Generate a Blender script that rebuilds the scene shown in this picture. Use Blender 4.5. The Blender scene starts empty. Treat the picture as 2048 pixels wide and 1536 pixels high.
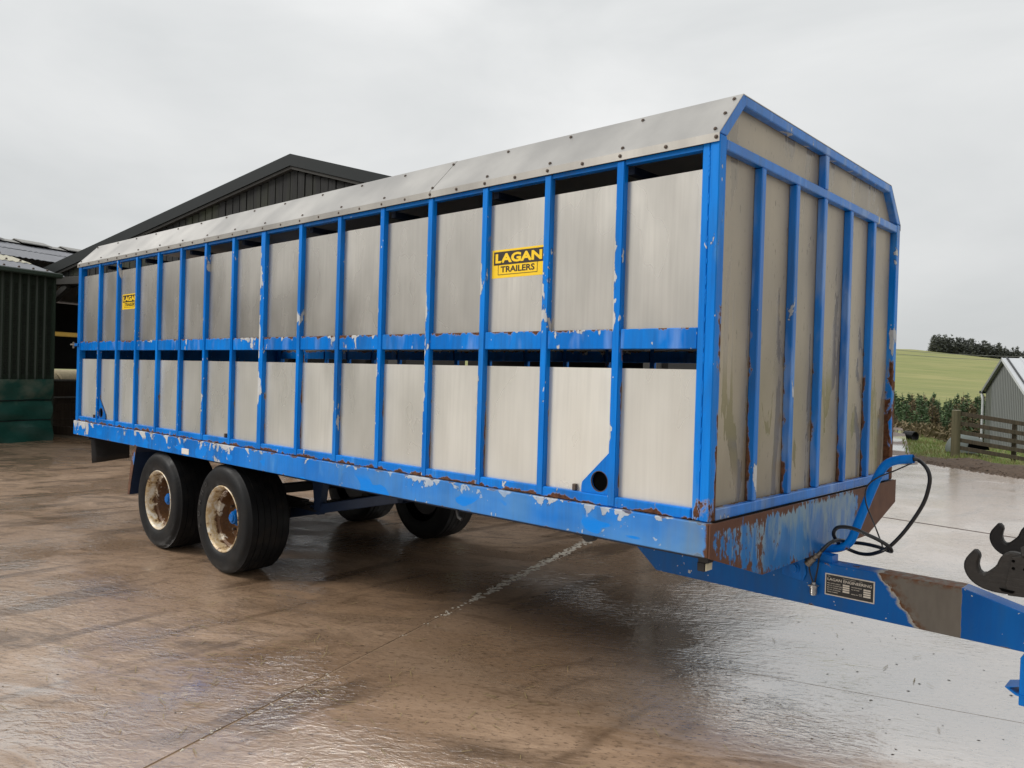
import bpy, bmesh, math, random
from mathutils import Vector, Matrix
random.seed(7)
R = math.radians
scene = bpy.context.scene

# ------------------------------------------------------------------ camera
cam_d = bpy.data.cameras.new('camera'); cam = bpy.data.objects.new('camera', cam_d)
scene.collection.objects.link(cam); scene.camera = cam
fw = Vector((-0.67576, 0.73706, -0.00967)); rt = Vector((0.73659, 0.67572, 0.02911)); up = Vector((-0.02799, -0.01255, 0.99953))
m = Matrix((rt, up, -fw)).transposed().to_4x4(); m.translation = Vector((1.5586, -2.9262, 1.5760))
cam.matrix_world = m
cam_d.sensor_width = 36.0; cam_d.lens = 36.0 * 1572.88 / 2048.0
cam_d.clip_start = 0.05; cam_d.clip_end = 5000

# ------------------------------------------------------------------ world + sun
SUN_DIR = Vector((-0.55, -0.58, 0.66)).normalized()          # towards the sun
el = math.asin(SUN_DIR.z); rotz = math.atan2(SUN_DIR.x, SUN_DIR.y)
w = bpy.data.worlds.new('World'); scene.world = w; w.use_nodes = True
wt = w.node_tree; wt.nodes.clear()
wo = wt.nodes.new('ShaderNodeOutputWorld'); wm = wt.nodes.new('ShaderNodeMixShader')
b1 = wt.nodes.new('ShaderNodeBackground'); b2 = wt.nodes.new('ShaderNodeBackground')
sk = wt.nodes.new('ShaderNodeTexSky'); sk.sky_type = 'NISHITA'; sk.sun_disc = False
sk.sun_elevation = el; sk.sun_rotation = rotz; sk.dust_density = 3.0
b1.inputs[1].default_value = 0.08
tc = wt.nodes.new('ShaderNodeTexCoord'); mp = wt.nodes.new('ShaderNodeMapping'); mp.inputs['Scale'].default_value = (1.0, 1.0, 2.6)
mp.inputs['Location'].default_value = (0.35, 0.2, 0.0)
n1 = wt.nodes.new('ShaderNodeTexNoise'); n1.inputs['Scale'].default_value = 1.7; n1.inputs['Detail'].default_value = 6; n1.inputs['Roughness'].default_value = 0.52; n1.inputs['Distortion'].default_value = 0.35
cr = wt.nodes.new('ShaderNodeValToRGB')
cr.color_ramp.elements[0].position = 0.30; cr.color_ramp.elements[0].color = (0.61, 0.63, 0.635, 1)
cr.color_ramp.elements[1].position = 0.70; cr.color_ramp.elements[1].color = (0.86, 0.865, 0.86, 1)
L = wt.links.new
L(sk.outputs[0], b1.inputs[0]); L(tc.outputs['Generated'], mp.inputs[0]); L(mp.outputs[0], n1.inputs['Vector'])
sx = wt.nodes.new('ShaderNodeSeparateXYZ'); ov = wt.nodes.new('ShaderNodeMapRange')                # overcast sky: brighter overhead than at the horizon
L(tc.outputs['Generated'], sx.inputs[0]); L(sx.outputs[2], ov.inputs[0])
ov.inputs[1].default_value = 0.0; ov.inputs[2].default_value = 1.0; ov.inputs[3].default_value = 0.61; ov.inputs[4].default_value = 0.86
L(n1.outputs['Fac'], cr.inputs[0]); L(cr.outputs[0], b2.inputs[0]); L(ov.outputs[0], b2.inputs[1])
wm.inputs[0].default_value = 0.96
L(b1.outputs[0], wm.inputs[1]); L(b2.outputs[0], wm.inputs[2]); L(wm.outputs[0], wo.inputs[0])
sd = bpy.data.lights.new('sun', 'SUN'); so = bpy.data.objects.new('sun', sd); scene.collection.objects.link(so)
sd.energy = 1.5; sd.angle = R(22); sd.color = (1.0, 0.965, 0.91)
so.rotation_euler = (-SUN_DIR).to_track_quat('-Z', 'Y').to_euler(); so.location = (0, -10, 20)
vs = scene.view_settings; vs.view_transform = 'Standard'; vs.look = 'None'; vs.exposure = 0.60; vs.gamma = 1.0
try: vs.use_curve_mapping = False
except Exception: pass
scene.render.engine = 'CYCLES'

# ------------------------------------------------------------------ helpers: objects
C = scene.collection
def thing(name, label, cat, loc=(0, 0, 0), rz=0.0, group=None):
    o = bpy.data.objects.new(name, None); C.objects.link(o); o.location = loc; o.rotation_euler = (0, 0, rz)
    o.empty_display_size = 0.2
    return tag(o, label, cat, group)
def tag(o, label=None, cat=None, group=None, kind=None):
    if label: o['label'] = label
    if cat: o['category'] = cat
    if group: o['group'] = group
    if kind: o['kind'] = kind
    return o
class MB:
    """collects shapes, then becomes ONE mesh"""
    def __init__(s): s.v = []; s.f = []; s.sm = []
    def add(s, vs, fs, smooth=False):
        b = len(s.v); s.v += [tuple(p) for p in vs]
        for f in fs: s.f.append(tuple(b + i for i in f)); s.sm.append(smooth)
        return s
    def box(s, x0, x1, y0, y1, z0, z1):
        return s.add([(x0,y0,z0),(x1,y0,z0),(x1,y1,z0),(x0,y1,z0),(x0,y0,z1),(x1,y0,z1),(x1,y1,z1),(x0,y1,z1)],
                     [(0,3,2,1),(4,5,6,7),(0,1,5,4),(1,2,6,5),(2,3,7,6),(3,0,4,7)])
    def prism(s, poly, d):
        """poly: list of 3D points (planar), extruded by vector d"""
        n = len(poly); d = Vector(d); a = [Vector(p) for p in poly]
        return s.add(a + [p + d for p in a], [tuple(range(n))[::-1], tuple(range(n, 2*n))] + [(i, (i+1) % n, n+(i+1) % n, n+i) for i in range(n)])
    def bar(s, p, q, wd, hg, upv=(0, 0, 1)):
        p, q = Vector(p), Vector(q); d = (q-p).normalized(); u = Vector(upv); sd_ = d.cross(u)
        if sd_.length < 1e-4: sd_ = d.cross(Vector((1, 0, 0)))
        sd_.normalize(); u = sd_.cross(d)
        c = [p + sd_*a*wd/2 + u*b*hg/2 for a, b in ((-1,-1),(1,-1),(1,1),(-1,1))]
        return s.prism(c, q-p)
    def tube(s, pts, r, seg=10, cap=True):
        pts = [Vector(p) for p in pts]; n = len(pts); rs = r if isinstance(r, (list, tuple)) else [r]*n
        V = []; up_ = None
        for i, p in enumerate(pts):
            t = (pts[min(i+1, n-1)] - pts[max(i-1, 0)]).normalized()
            if up_ is None:
                up_ = Vector((0, 0, 1)) if abs(t.z) < 0.9 else Vector((1, 0, 0))
            up_ = (up_ - t*up_.dot(t))
            if up_.length < 1e-5: up_ = t.orthogonal()
            up_.normalize(); b = t.cross(up_)
            V += [p + (up_*math.cos(2*math.pi*k/seg) + b*math.sin(2*math.pi*k/seg))*rs[i] for k in range(seg)]
        F = [(i*seg+k, i*seg+(k+1) % seg, (i+1)*seg+(k+1) % seg, (i+1)*seg+k) for i in range(n-1) for k in range(seg)]
        s.add(V, F, True)
        if cap:
            s.add(V[:seg], [tuple(range(seg))[::-1]]); s.add(V[-seg:], [tuple(range(seg))])
        return s
    def lathe(s, prof, seg=64, c=(0, 0, 0), axis='y', mod=None, smooth=True):
        """prof: (radius, along-axis); mod(k, i, r) may alter radius"""
        V = []; n = len(prof); c = Vector(c)
        for k in range(seg):
            a = 2*math.pi*k/seg
            for i, (r, y) in enumerate(prof):
                rr = mod(k, i, r) if mod else r
                if axis == 'y': p = Vector((rr*math.cos(a), y, rr*math.sin(a)))
                elif axis == 'x': p = Vector((y, rr*math.cos(a), rr*math.sin(a)))
                else: p = Vector((rr*math.cos(a), rr*math.sin(a), y))
                V.append(c + p)
        F = [(k*n+i, k*n+i+1, ((k+1) % seg)*n+i+1, ((k+1) % seg)*n+i) for k in range(seg) for i in range(n-1)]
        return s.add(V, F, smooth)
    def build(s, name, mat, parent=None, loc=None, rz=0.0, bevel=0.0):
        me = bpy.data.meshes.new(name); me.from_pydata(s.v, [], s.f)
        me.polygons.foreach_set('use_smooth', s.sm)
        bm = bmesh.new(); bm.from_mesh(me)
        bmesh.ops.recalc_face_normals(bm, faces=bm.faces)
        if bevel: bmesh.ops.bevel(bm, geom=bm.edges[:], offset=bevel, segments=1, affect='EDGES')
        bm.to_mesh(me); bm.free(); me.update()
        if any(s.sm): me.set_sharp_from_angle(angle=R(38))
        return link(name, me, mat, parent, loc, rz)
def link(name, me, mat, parent=None, loc=None, rz=0.0):
    if mat is not None and not me.materials: me.materials.append(mat)
    o = bpy.data.objects.new(name, me); C.objects.link(o)
    if parent: o.parent = parent
    if loc is not None: o.location = loc
    if rz: o.rotation_euler = (0, 0, rz)
    return o
def smooth_pts(pts, sub=6):
    """Catmull-Rom through the points"""
    P = [Vector(p) for p in pts]; out = []
    for i in range(len(P)-1):
        a, b, c, d = P[max(i-1, 0)], P[i], P[i+1], P[min(i+2, len(P)-1)]
        for k in range(sub):
            t = k/sub
            out.append(0.5*((2*b) + (c-a)*t + (2*a-5*b+4*c-d)*t*t + (3*b-a-3*c+d)*t**3))
    out.append(P[-1]); return out
def text_mesh(body, width, height, bold=0.0, depth=0.0004):
    """built-in font as mesh, fitted into width x height, lower left corner at origin, in the XY plane"""
    cu = bpy.data.curves.new('txt', 'FONT'); cu.body = body; cu.size = 1; cu.offset = bold; cu.extrude = 0.0; cu.resolution_u = 3
    o = bpy.data.objects.new('txt', cu); C.objects.link(o)
    dg = bpy.context.evaluated_depsgraph_get(); dg.update()
    me = bpy.data.meshes.new_from_object(o.evaluated_get(dg))
    bpy.data.objects.remove(o); bpy.data.curves.remove(cu)
    xs = [v.co.x for v in me.vertices]; ys = [v.co.y for v in me.vertices]
    sx = width/(max(xs)-min(xs)); sy = height/(max(ys)-min(ys)); x0 = min(xs); y0 = min(ys)
    vs_ = [((v.co.x-x0)*sx, (v.co.y-y0)*sy, 0) for v in me.vertices]; fs_ = [tuple(p.vertices) for p in me.polygons]
    bpy.data.meshes.remove(me)
    return vs_, fs_

def smooth(a, b, x):
    t = max(0.0, min(1.0, (x-a)/(b-a))); return t*t*(3-2*t)
# ------------------------------------------------------------------ helpers: materials
class NT:
    def __init__(s, name):
        s.m = bpy.data.materials.new(name); s.m.use_nodes = True; s.t = s.m.node_tree
        s.b = s.t.nodes['Principled BSDF']; s._pos = None
    def n(s, typ, **kw):
        nd = s.t.nodes.new(typ)
        for k, v in kw.items(): setattr(nd, k, v)
        return nd
    def put(s, sock, v):
        if isinstance(v, bpy.types.NodeSocket): s.t.links.new(v, sock)
        elif isinstance(v, (tuple, list)) and sock.type == 'RGBA': sock.default_value = (*v[:3], 1)
        else: sock.default_value = v
    def pos(s):
        if s._pos is None: s._pos = s.n('ShaderNodeNewGeometry').outputs['Position']
        return s._pos
    def obj(s): return s.n('ShaderNodeTexCoord').outputs['Object']
    def map(s, vec, scale=(1,1,1), rot=(0,0,0), loc=(0,0,0)):
        nd = s.n('ShaderNodeMapping'); s.put(nd.inputs[0], vec); nd.inputs['Scale'].default_value = scale; nd.inputs['Rotation'].default_value = rot; nd.inputs['Location'].default_value = loc
        return nd.outputs[0]
    def noise(s, vec, scale, detail=4, rough=0.55, dist=0.0, col=False):
        nd = s.n('ShaderNodeTexNoise'); s.put(nd.inputs['Vector'], vec); nd.inputs['Scale'].default_value = scale
        nd.inputs['Detail'].default_value = detail; nd.inputs['Roughness'].default_value = rough; nd.inputs['Distortion'].default_value = dist
        return nd.outputs['Color' if col else 'Fac']
    def voro(s, vec, scale, feat='F1', rnd=1.0):
        nd = s.n('ShaderNodeTexVoronoi'); nd.feature = feat; s.put(nd.inputs['Vector'], vec); nd.inputs['Scale'].default_value = scale; nd.inputs['Randomness'].default_value = rnd
        return nd.outputs['Distance']
    def sep(s, vec):
        nd = s.n('ShaderNodeSeparateXYZ'); s.put(nd.inputs[0], vec); return nd.outputs
    def comb(s, x, y, z):
        nd = s.n('ShaderNodeCombineXYZ')
        for i, v in enumerate((x, y, z)): s.put(nd.inputs[i], v)
        return nd.outputs[0]
    def math(s, op, a, b=0.0, c=None, clamp=False):
        nd = s.n('ShaderNodeMath'); nd.operation = op; nd.use_clamp = clamp; s.put(nd.inputs[0], a); s.put(nd.inputs[1], b)
        if c is not None: s.put(nd.inputs[2], c)
        return nd.outputs[0]
    def rng(s, v, a, b, c=0.0, d=1.0):
        nd = s.n('ShaderNodeMapRange'); nd.clamp = True; s.put(nd.inputs[0], v)
        for i, q in enumerate((a, b, c, d)): nd.inputs[1+i].default_value = q
        return nd.outputs[0]
    def mix(s, f, a, b, mode='MIX'):
        nd = s.n('ShaderNodeMix'); nd.data_type = 'RGBA'; nd.blend_type = mode
        s.put(nd.inputs[0], f); s.put(nd.inputs[6], a); s.put(nd.inputs[7], b); return nd.outputs[2]
    def mixf(s, f, a, b):
        nd = s.n('ShaderNodeMix'); nd.data_type = 'FLOAT'; s.put(nd.inputs[0], f); s.put(nd.inputs[2], a); s.put(nd.inputs[3], b); return nd.outputs[0]
    def bump(s, h, strength=0.3, dist=0.01, normal=None):
        nd = s.n('ShaderNodeBump'); s.put(nd.inputs['Strength'], strength); nd.inputs['Distance'].default_value = dist; s.put(nd.inputs['Height'], h)
        if normal is not None: s.put(nd.inputs['Normal'], normal)
        return nd.outputs[0]
    def done(s, col=None, rough=None, metal=None, normal=None, **kw):
        if col is not None: s.put(s.b.inputs['Base Color'], col)
        if rough is not None: s.put(s.b.inputs['Roughness'], rough)
        if metal is not None: s.put(s.b.inputs['Metallic'], metal)
        if normal is not None: s.put(s.b.inputs['Normal'], normal)
        for k, v in kw.items(): s.put(s.b.inputs[k.replace('_', ' ')], v)
        return s.m

RUST1 = (0.060, 0.025, 0.014); RUST2 = (0.155, 0.066, 0.032); PRIMER = (0.52, 0.53, 0.54)
BLUE_D = (0.000, 0.140, 0.53); BLUE_L = (0.002, 0.205, 0.70); BLUE_F = (0.075, 0.290, 0.68)
def blue_mat(name, chip=0.66, rust=0.70, fade=0.60, chip_edge=None, rust_edge=None, extra=None, seed=0.0, stretch=(1, 1, 0.45), fadecol=BLUE_F, cscale=11.0, spec=0.16, deep=1.0):
    """sun-bleached blue paint, flaking to grey primer and to rust. *_edge(nt) returns a value added to the noise."""
    t = NT(name); p = t.pos(); q = t.map(p, stretch, loc=(seed, seed*1.7, seed*0.6))
    tone = t.noise(q, 2.2, 2)
    col = t.mix(t.rng(tone, 0.35, 0.65), BLUE_D, BLUE_L)
    if deep != 1.0: col = t.mix(1.0, col, (deep, deep, deep), 'MULTIPLY')
    fz = t.noise(t.map(p, (1.3, 1.3, 0.35), loc=(seed+3, 1, 2)), 5.0, 3, 0.6)
    fm = t.rng(fz, fade, fade+0.10)
    col = t.mix(t.math('MULTIPLY', fm, 0.75), col, fadecol)
    streak = t.noise(t.map(p, (1, 1, 0.06), loc=(seed, 0, 0)), 60, 1)
    col = t.mix(t.rng(streak, 0.45, 0.75, 0, 0.25), col, (0.004, 0.07, 0.30))
    patch = t.math('MULTIPLY', t.math('SUBTRACT', t.noise(t.map(p, (1, 1, 0.7), loc=(seed*2, 1, 5)), 1.3, 2), 0.5), 0.45)
    cn = t.math('ADD', t.noise(q, cscale, 4, 0.58, 0.4), patch); cv = cn
    if chip_edge: cv = t.math('ADD', cn, chip_edge(t))
    fl = t.noise(t.map(p, stretch, loc=(seed, 7, 2)), cscale*4.5, 1, 0.5)
    cm = t.math('MAXIMUM', t.rng(cv, chip, chip+0.012), t.rng(t.math('ADD', fl, t.math('MULTIPLY', t.math('SUBTRACT', cv, 0.5), 0.5)), 0.785, 0.80))
    rn = t.noise(t.map(p, stretch, loc=(seed+8, 4, 1)), cscale*1.15, 4, 0.62, 0.3); rv = rn
    if rust_edge: rv = t.math('ADD', rn, rust_edge(t))
    rm = t.rng(rv, rust, rust+0.02)
    rc = t.mix(t.rng(t.noise(p, 40, 3, 0.7), 0.35, 0.65), RUST1, RUST2)
    col = t.mix(cm, col, t.mix(t.noise(p, 30, 3), (0.40, 0.41, 0.42), (0.62, 0.62, 0.60)))
    edge_ = t.math('MULTIPLY', t.rng(cv, chip-0.016, chip-0.002), t.math('SUBTRACT', 1.0, cm))
    col = t.mix(t.math('MULTIPLY', edge_, 0.6), col, (0.035, 0.055, 0.10))  # thin dark outline round chips: flake shadow and rust put into the colour
    gr = t.noise(t.map(p, (1, 1, 0.22), loc=(seed, 3, seed)), 7.0, 3, 0.65)
    col = t.mix(t.rng(gr, 0.46, 0.70, 0.0, 0.45), col, (0.03, 0.080, 0.16))
    halo = t.rng(rv, rust-0.035, rust)
    col = t.mix(t.math('MULTIPLY', halo, 0.55), col, (0.30, 0.24, 0.17))
    col = t.mix(rm, col, rc)
    ro = t.mixf(rm, t.mixf(cm, t.rng(tone, 0.3, 0.7, 0.24, 0.42), 0.6), 0.85)
    if extra: col, ro = extra(t, col, ro)
    return t.done(col, ro, 0.0, t.bump(t.noise(p, 9, 1), 0.06, 0.02), Specular_IOR_Level=spec)

def band(axis, a, b, amt):
    """adds amt at coordinate a fading to 0 at b (world axis 0/1/2)"""
    return lambda t: t.rng(t.sep(t.pos())[axis], a, b, amt, 0.0)
def sumf(*fs):
    def g(t):
        r = fs[0](t)
        for f in fs[1:]: r = t.math('ADD', r, f(t))
        return r
    return g
def local_edge(axis, a, b, amt):
    return lambda t: t.rng(t.sep(t.obj())[axis], a, b, amt, 0.0)

M = {}
M['blue_post'] = blue_mat('blue_post_paint', 0.685, 0.77, 0.66, chip_edge=local_edge(0, -0.021, -0.002, 0.11),
    rust_edge=sumf(lambda t: t.math('MULTIPLY', t.rng(t.sep(t.obj())[1], 0.012, 0.031, 0.0, 0.30), t.rng(t.sep(t.pos())[2], 1.0, 2.1, 1.0, 0.25)),
                   lambda t: t.math('MULTIPLY', t.rng(t.sep(t.pos())[0], -3.5, -0.5, 0.0, 0.03), 1.0)), seed=1.3)
M['blue_front'] = blue_mat('blue_front_paint', 0.68, 0.735, 0.50, spec=0.5, chip_edge=band(2, 1.05, 2.0, 0.06),
    rust_edge=lambda t: t.math('ADD', t.math('MULTIPLY', t.rng(t.sep(t.pos())[0], -0.058, -0.032, 0.32, 0.0), t.rng(t.sep(t.pos())[2], 1.15, 2.2, 1.0, 0.12)), t.rng(t.sep(t.pos())[2], 1.02, 1.5, 0.05, 0.0)), seed=4.1,
    fadecol=(0.16, 0.30, 0.60))
M['blue_corner'] = blue_mat('blue_corner_paint', 0.675, 0.74, 0.58, rust_edge=sumf(
    lambda t: t.math('MULTIPLY', t.rng(t.sep(t.pos())[1], 0.030, 0.070, 0.0, 0.32), t.rng(t.sep(t.pos())[2], 1.2, 2.5, 1.0, 0.0)),
    band(2, 1.02, 1.22, 0.16)),
    chip_edge=lambda t: t.math('MULTIPLY', t.rng(t.sep(t.pos())[0], -0.045, -0.022, 0.0, 0.06), 1.0), seed=6.6)
M['blue_mid'] = blue_mat('blue_mid_rail_paint', 0.70, 0.72, 0.54, chip_edge=band(2, 1.800, 1.765, 0.10), rust_edge=band(2, 1.802, 1.776, 0.24), seed=2.2, fadecol=(0.13, 0.28, 0.66))
M['blue_sill'] = blue_mat('blue_sill_paint', 0.71, 0.70, 0.64, rust_edge=band(2, 0.998, 1.026, 0.28), seed=9.1)
def rail_extra(t, col, ro):
    p = t.pos(); x = t.sep(p)[0]; z = t.sep(p)[2]
    # older, chalkier paint towards the front end, with brighter touched-up swipes
    old = t.rng(x, -4.2, -0.4, 0.0, 1.0)
    nz = t.noise(t.map(p, (0.5, 1, 0.9)), 3.0, 4)
    chalk = t.math('MULTIPLY', old, t.rng(nz, 0.34, 0.62))
    col2 = t.mix(t.math('MULTIPLY', chalk, 0.8), col, (0.11, 0.29, 0.56))
    sw = t.noise(t.map(p, (1.0, 1, 2.2), rot=(0, R(35), 0)), 3.4, 2, 0.4)
    col2 = t.mix(t.math('MULTIPLY', t.rng(sw, 0.60, 0.615), t.rng(z, 0.96, 0.92)), col2, BLUE_L)
    grime = t.math('MULTIPLY', t.rng(x, -0.32, -0.02), t.rng(t.noise(t.map(p, (1, 1, 0.2)), 9, 4), 0.35, 0.65))
    col2 = t.mix(t.math('MULTIPLY', grime, 0.6), col2, (0.20, 0.24, 0.20))
    corner = t.rng(t.math('ADD', x, t.math('MULTIPLY', t.noise(p, 18, 4), 0.06)), 0.003, 0.012)
    col2 = t.mix(corner, col2, (0.10, 0.045, 0.025))
    return col2, ro
M['blue_rail'] = blue_mat('blue_chassis_rail_paint', 0.68, 0.745, 0.60, chip_edge=band(2, 0.993, 0.925, 0.165),
    rust_edge=sumf(band(2, 0.995, 0.976, 0.24), band(2, 0.850, 0.872, 0.18)), extra=rail_extra, seed=5.0, stretch=(0.75, 1, 0.55), cscale=13.0)
M['blue_plain'] = blue_mat('blue_plain_paint', 0.74, 0.75, 0.66, seed=3.3, deep=0.85)
def drawbar_extra(t, col, ro):
    p = t.pos(); s_ = t.sep(p); x, z = s_[0], s_[2]
    nz = t.math('MULTIPLY', t.math('SUBTRACT', t.noise(p, 16, 5, 0.65), 0.5), 0.10)
    edge = t.math('ADD', t.math('ADD', x, nz), t.math('MULTIPLY', z, 0.80))       # bare patch where the paint has worn off
    left = t.rng(edge, 0.845, 0.850); right = t.rng(t.math('ADD', x, t.math('MULTIPLY', nz, 0.12)), 0.668, 0.671, 1, 0)
    bare = t.math('MULTIPLY', left, right)
    lipl = t.math('MULTIPLY', t.rng(edge, 0.822, 0.840), right)
    col = t.mix(lipl, col, (0.36, 0.34, 0.30)); 
    bc = t.mix(t.noise(t.map(p, (1, 1, 0.3)), 24, 5), (0.115, 0.100, 0.082), (0.20, 0.175, 0.145))
    rs = t.rng(edge, 0.852, 0.90, 1.0, 0.0)
    bc = t.mix(t.math('MULTIPLY', rs, t.rng(t.noise(p, 40, 4), 0.38, 0.55)), bc, (0.12, 0.05, 0.02))
    tp = t.math('MULTIPLY', t.rng(z, 0.640, 0.668), t.rng(t.noise(p, 30, 4), 0.40, 0.56))
    bc = t.mix(tp, bc, (0.14, 0.055, 0.022))
    return t.mix(bare, col, bc), t.mixf(bare, ro, 0.55)
M['blue_drawbar'] = blue_mat('blue_drawbar_paint', 0.735, 0.745, 0.68, deep=0.62, rust_edge=sumf(band(2, 0.668, 0.645, 0.13), band(2, 0.436, 0.455, 0.13)), extra=drawbar_extra, seed=7.7, stretch=(0.8, 1, 0.8), cscale=16)
def plate_extra(t, col, ro):
    p = t.pos(); s_ = t.sep(p); y, z = s_[1], s_[2]
    st = t.map(p, (1, 1, 0.30)); n_ = t.noise(st, 9, 6, 0.62, 0.3)
    pale = t.rng(t.math('ADD', n_, t.math('MULTIPLY', t.rng(z, 0.80, 0.97), 0.12)), 0.50, 0.64)
    col = t.mix(t.math('MULTIPLY', pale, 0.7), t.mix(0.6, col, (0.035, 0.125, 0.25)), (0.24, 0.31, 0.31))
    # rust: a large flaked area at the near corner, a band under the top edge, the whole far third, and the bottom lip
    near = t.rng(y, 0.02, 0.95, 0.25, -0.06); near = t.math('MULTIPLY', near, t.rng(z, 0.72, 0.90, 0.35, 1.0)); near = t.math('ADD', near, t.rng(y, 0.012, 0.03, 0.3, 0.0))
    top = t.rng(z, 0.945, 0.985, 0.0, 0.26); far = t.rng(y, 1.62, 1.80, 0.0, 0.6)
    bot = t.rng(t.math('SUBTRACT', z, t.rng(y, 0.0, 0.5, 0.852, 0.705)), 0.0, 0.06, 0.16, 0.0)
    v = t.math('ADD', t.math('ADD', t.math('ADD', n_, near), t.math('ADD', top, far)), bot)
    sp = t.noise(t.map(p, (1, 1, 0.45)), 48, 4, 0.65)
    v = t.math('ADD', v, t.math('MULTIPLY', t.math('SUBTRACT', sp, 0.5), 0.75))
    rm = t.rng(v, 0.655, 0.70)
    rc = t.mix(t.noise(p, 14, 5), (0.070, 0.030, 0.020), (0.150, 0.070, 0.042))
    return t.mix(rm, col, rc), t.mixf(rm, ro, 0.6)
M['blue_plate'] = blue_mat('rusted_blue_plate', 0.76, 0.9, 0.5, extra=plate_extra, seed=2.9)

def alu(name, c1, c2, rough, metal, streak=0.5, drops=0.0, stain=0.0, seed=0.0):
    t = NT(name); p = t.map(t.pos(), (1, 1, 1), loc=(seed, seed, 0))
    a = t.noise(t.map(p, (1, 1, 0.05)), 42, 3); b = t.noise(t.map(p, (1, 1, 0.5)), 3.0, 3, 0.5)
    col = t.mix(t.rng(b, 0.30, 0.70), c1, c2)
    oi = t.n('ShaderNodeObjectInfo').outputs['Random']; vv = t.rng(oi, 0, 1, 0.86, 1.06); col = t.mix(1.0, col, t.comb(vv, vv, vv), 'MULTIPLY')
    col = t.mix(t.rng(a, 0.40, 0.75, 0, streak), col, tuple(x*0.72 for x in c1))
    rr = t.rng(b, 0.3, 0.7, rough-0.05, rough+0.08)
    if stain:
        sn = t.noise(t.map(p, (1, 1, 0.20)), 5.5, 5, 0.6, 0.8); sm_ = t.rng(sn, 0.55, 0.575)
        col = t.mix(t.math('MULTIPLY', sm_, stain), col, tuple(x*0.55 for x in c1))
        rr = t.mixf(sm_, rr, 0.16)
    if drops:
        dn = t.noise(t.map(p, (1, 1, 0.25)), 70, 2); dm = t.rng(dn, 0.67, 0.71)
        col = t.mix(t.math('MULTIPLY', dm, drops), col, tuple(x*0.35 for x in c1))
    h = t.noise(t.map(p, (1, 1, 0.8)), 2.6, 0)
    return t.done(col, rr, metal, t.bump(h, 0.05, 0.03))
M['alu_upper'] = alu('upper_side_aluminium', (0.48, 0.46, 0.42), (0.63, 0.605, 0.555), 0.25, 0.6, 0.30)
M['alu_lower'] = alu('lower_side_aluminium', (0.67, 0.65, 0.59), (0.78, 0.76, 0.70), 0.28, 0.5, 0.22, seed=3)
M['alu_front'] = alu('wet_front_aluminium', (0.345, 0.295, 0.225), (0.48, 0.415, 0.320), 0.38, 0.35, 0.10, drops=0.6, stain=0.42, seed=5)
M['alu_roof'] = alu('roof_aluminium', (0.33, 0.32, 0.305), (0.45, 0.44, 0.42), 0.42, 0.45, 0.08, seed=8)
M['alu_strip'] = alu('roof_edge_aluminium', (0.36, 0.34, 0.31), (0.48, 0.46, 0.42), 0.38, 0.6, 0.2, seed=8)

def simple(name, c, rough=0.6, metal=0.0, var=0.25, scale=12, bump=0.0, **kw):
    t = NT(name); n_ = t.noise(t.pos(), scale, 5, 0.6)
    col = t.mix(n_, tuple(x*(1-var) for x in c), tuple(min(1, x*(1+var)) for x in c))
    return t.done(col, rough, metal, t.bump(t.noise(t.pos(), scale*4, 3), bump, 0.01) if bump else None, **kw)
M['bolt'] = simple('rusty_bolt', (0.10, 0.075, 0.06), 0.6, 0.5)
M['black_steel'] = simple('dark_underframe_paint', (0.010, 0.022, 0.055), 0.5, 0.0, 0.5)
M['axle'] = simple('grimy_axle_steel', (0.018, 0.016, 0.015), 0.6, 0.1, 0.4)
M['rubber_flap'] = simple('rubber_flap', (0.020, 0.018, 0.017), 0.5)
M['hose'] = simple('black_hose_rubber', (0.010, 0.010, 0.011), 0.32, 0, 0.2)
M['coupling'] = simple('dirty_coupling_metal', (0.20, 0.17, 0.14), 0.42, 0.7, 0.5, 60)
M['plug'] = simple('cast_plug_alloy', (0.33, 0.32, 0.31), 0.4, 0.8, 0.3, 60)
M['white_plastic'] = simple('white_reflector', (0.72, 0.67, 0.62), 0.4, 0, 0.08)
M['cream_lamp'] = simple('cream_lamp_lens', (0.62, 0.58, 0.42), 0.35, 0, 0.2, 40)
M['dark_hole'] = simple('hole_shade_and_rivet_black', (0.003, 0.003, 0.003), 0.9, Specular_IOR_Level=0.0)  # matt black painted in for the shade inside openings; rivets share it
M['floor_wood'] = simple('trailer_floor_dirt', (0.04, 0.03, 0.02), 0.8)
def tyre_mat():
    t = NT('tyre_rubber'); p = t.pos(); n_ = t.noise(p, 9, 5, 0.6)
    mud = t.rng(t.math('ADD', n_, t.rng(t.sep(p)[2], 0.0, 0.12, 0.18, 0.0)), 0.52, 0.78)
    col = t.mix(t.math('MULTIPLY', mud, 0.5), (0.004, 0.004, 0.0045), (0.026, 0.020, 0.014))
    return t.done(col, t.rng(n_, 0.3, 0.7, 0.45, 0.7), 0.0, t.bump(t.noise(p, 60, 3), 0.12, 0.004), Specular_IOR_Level=0.25)
M['tyre'] = tyre_mat()
M['tyre_letters'] = simple('raised_tyre_letters', (0.030, 0.030, 0.031), 0.45)
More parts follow.
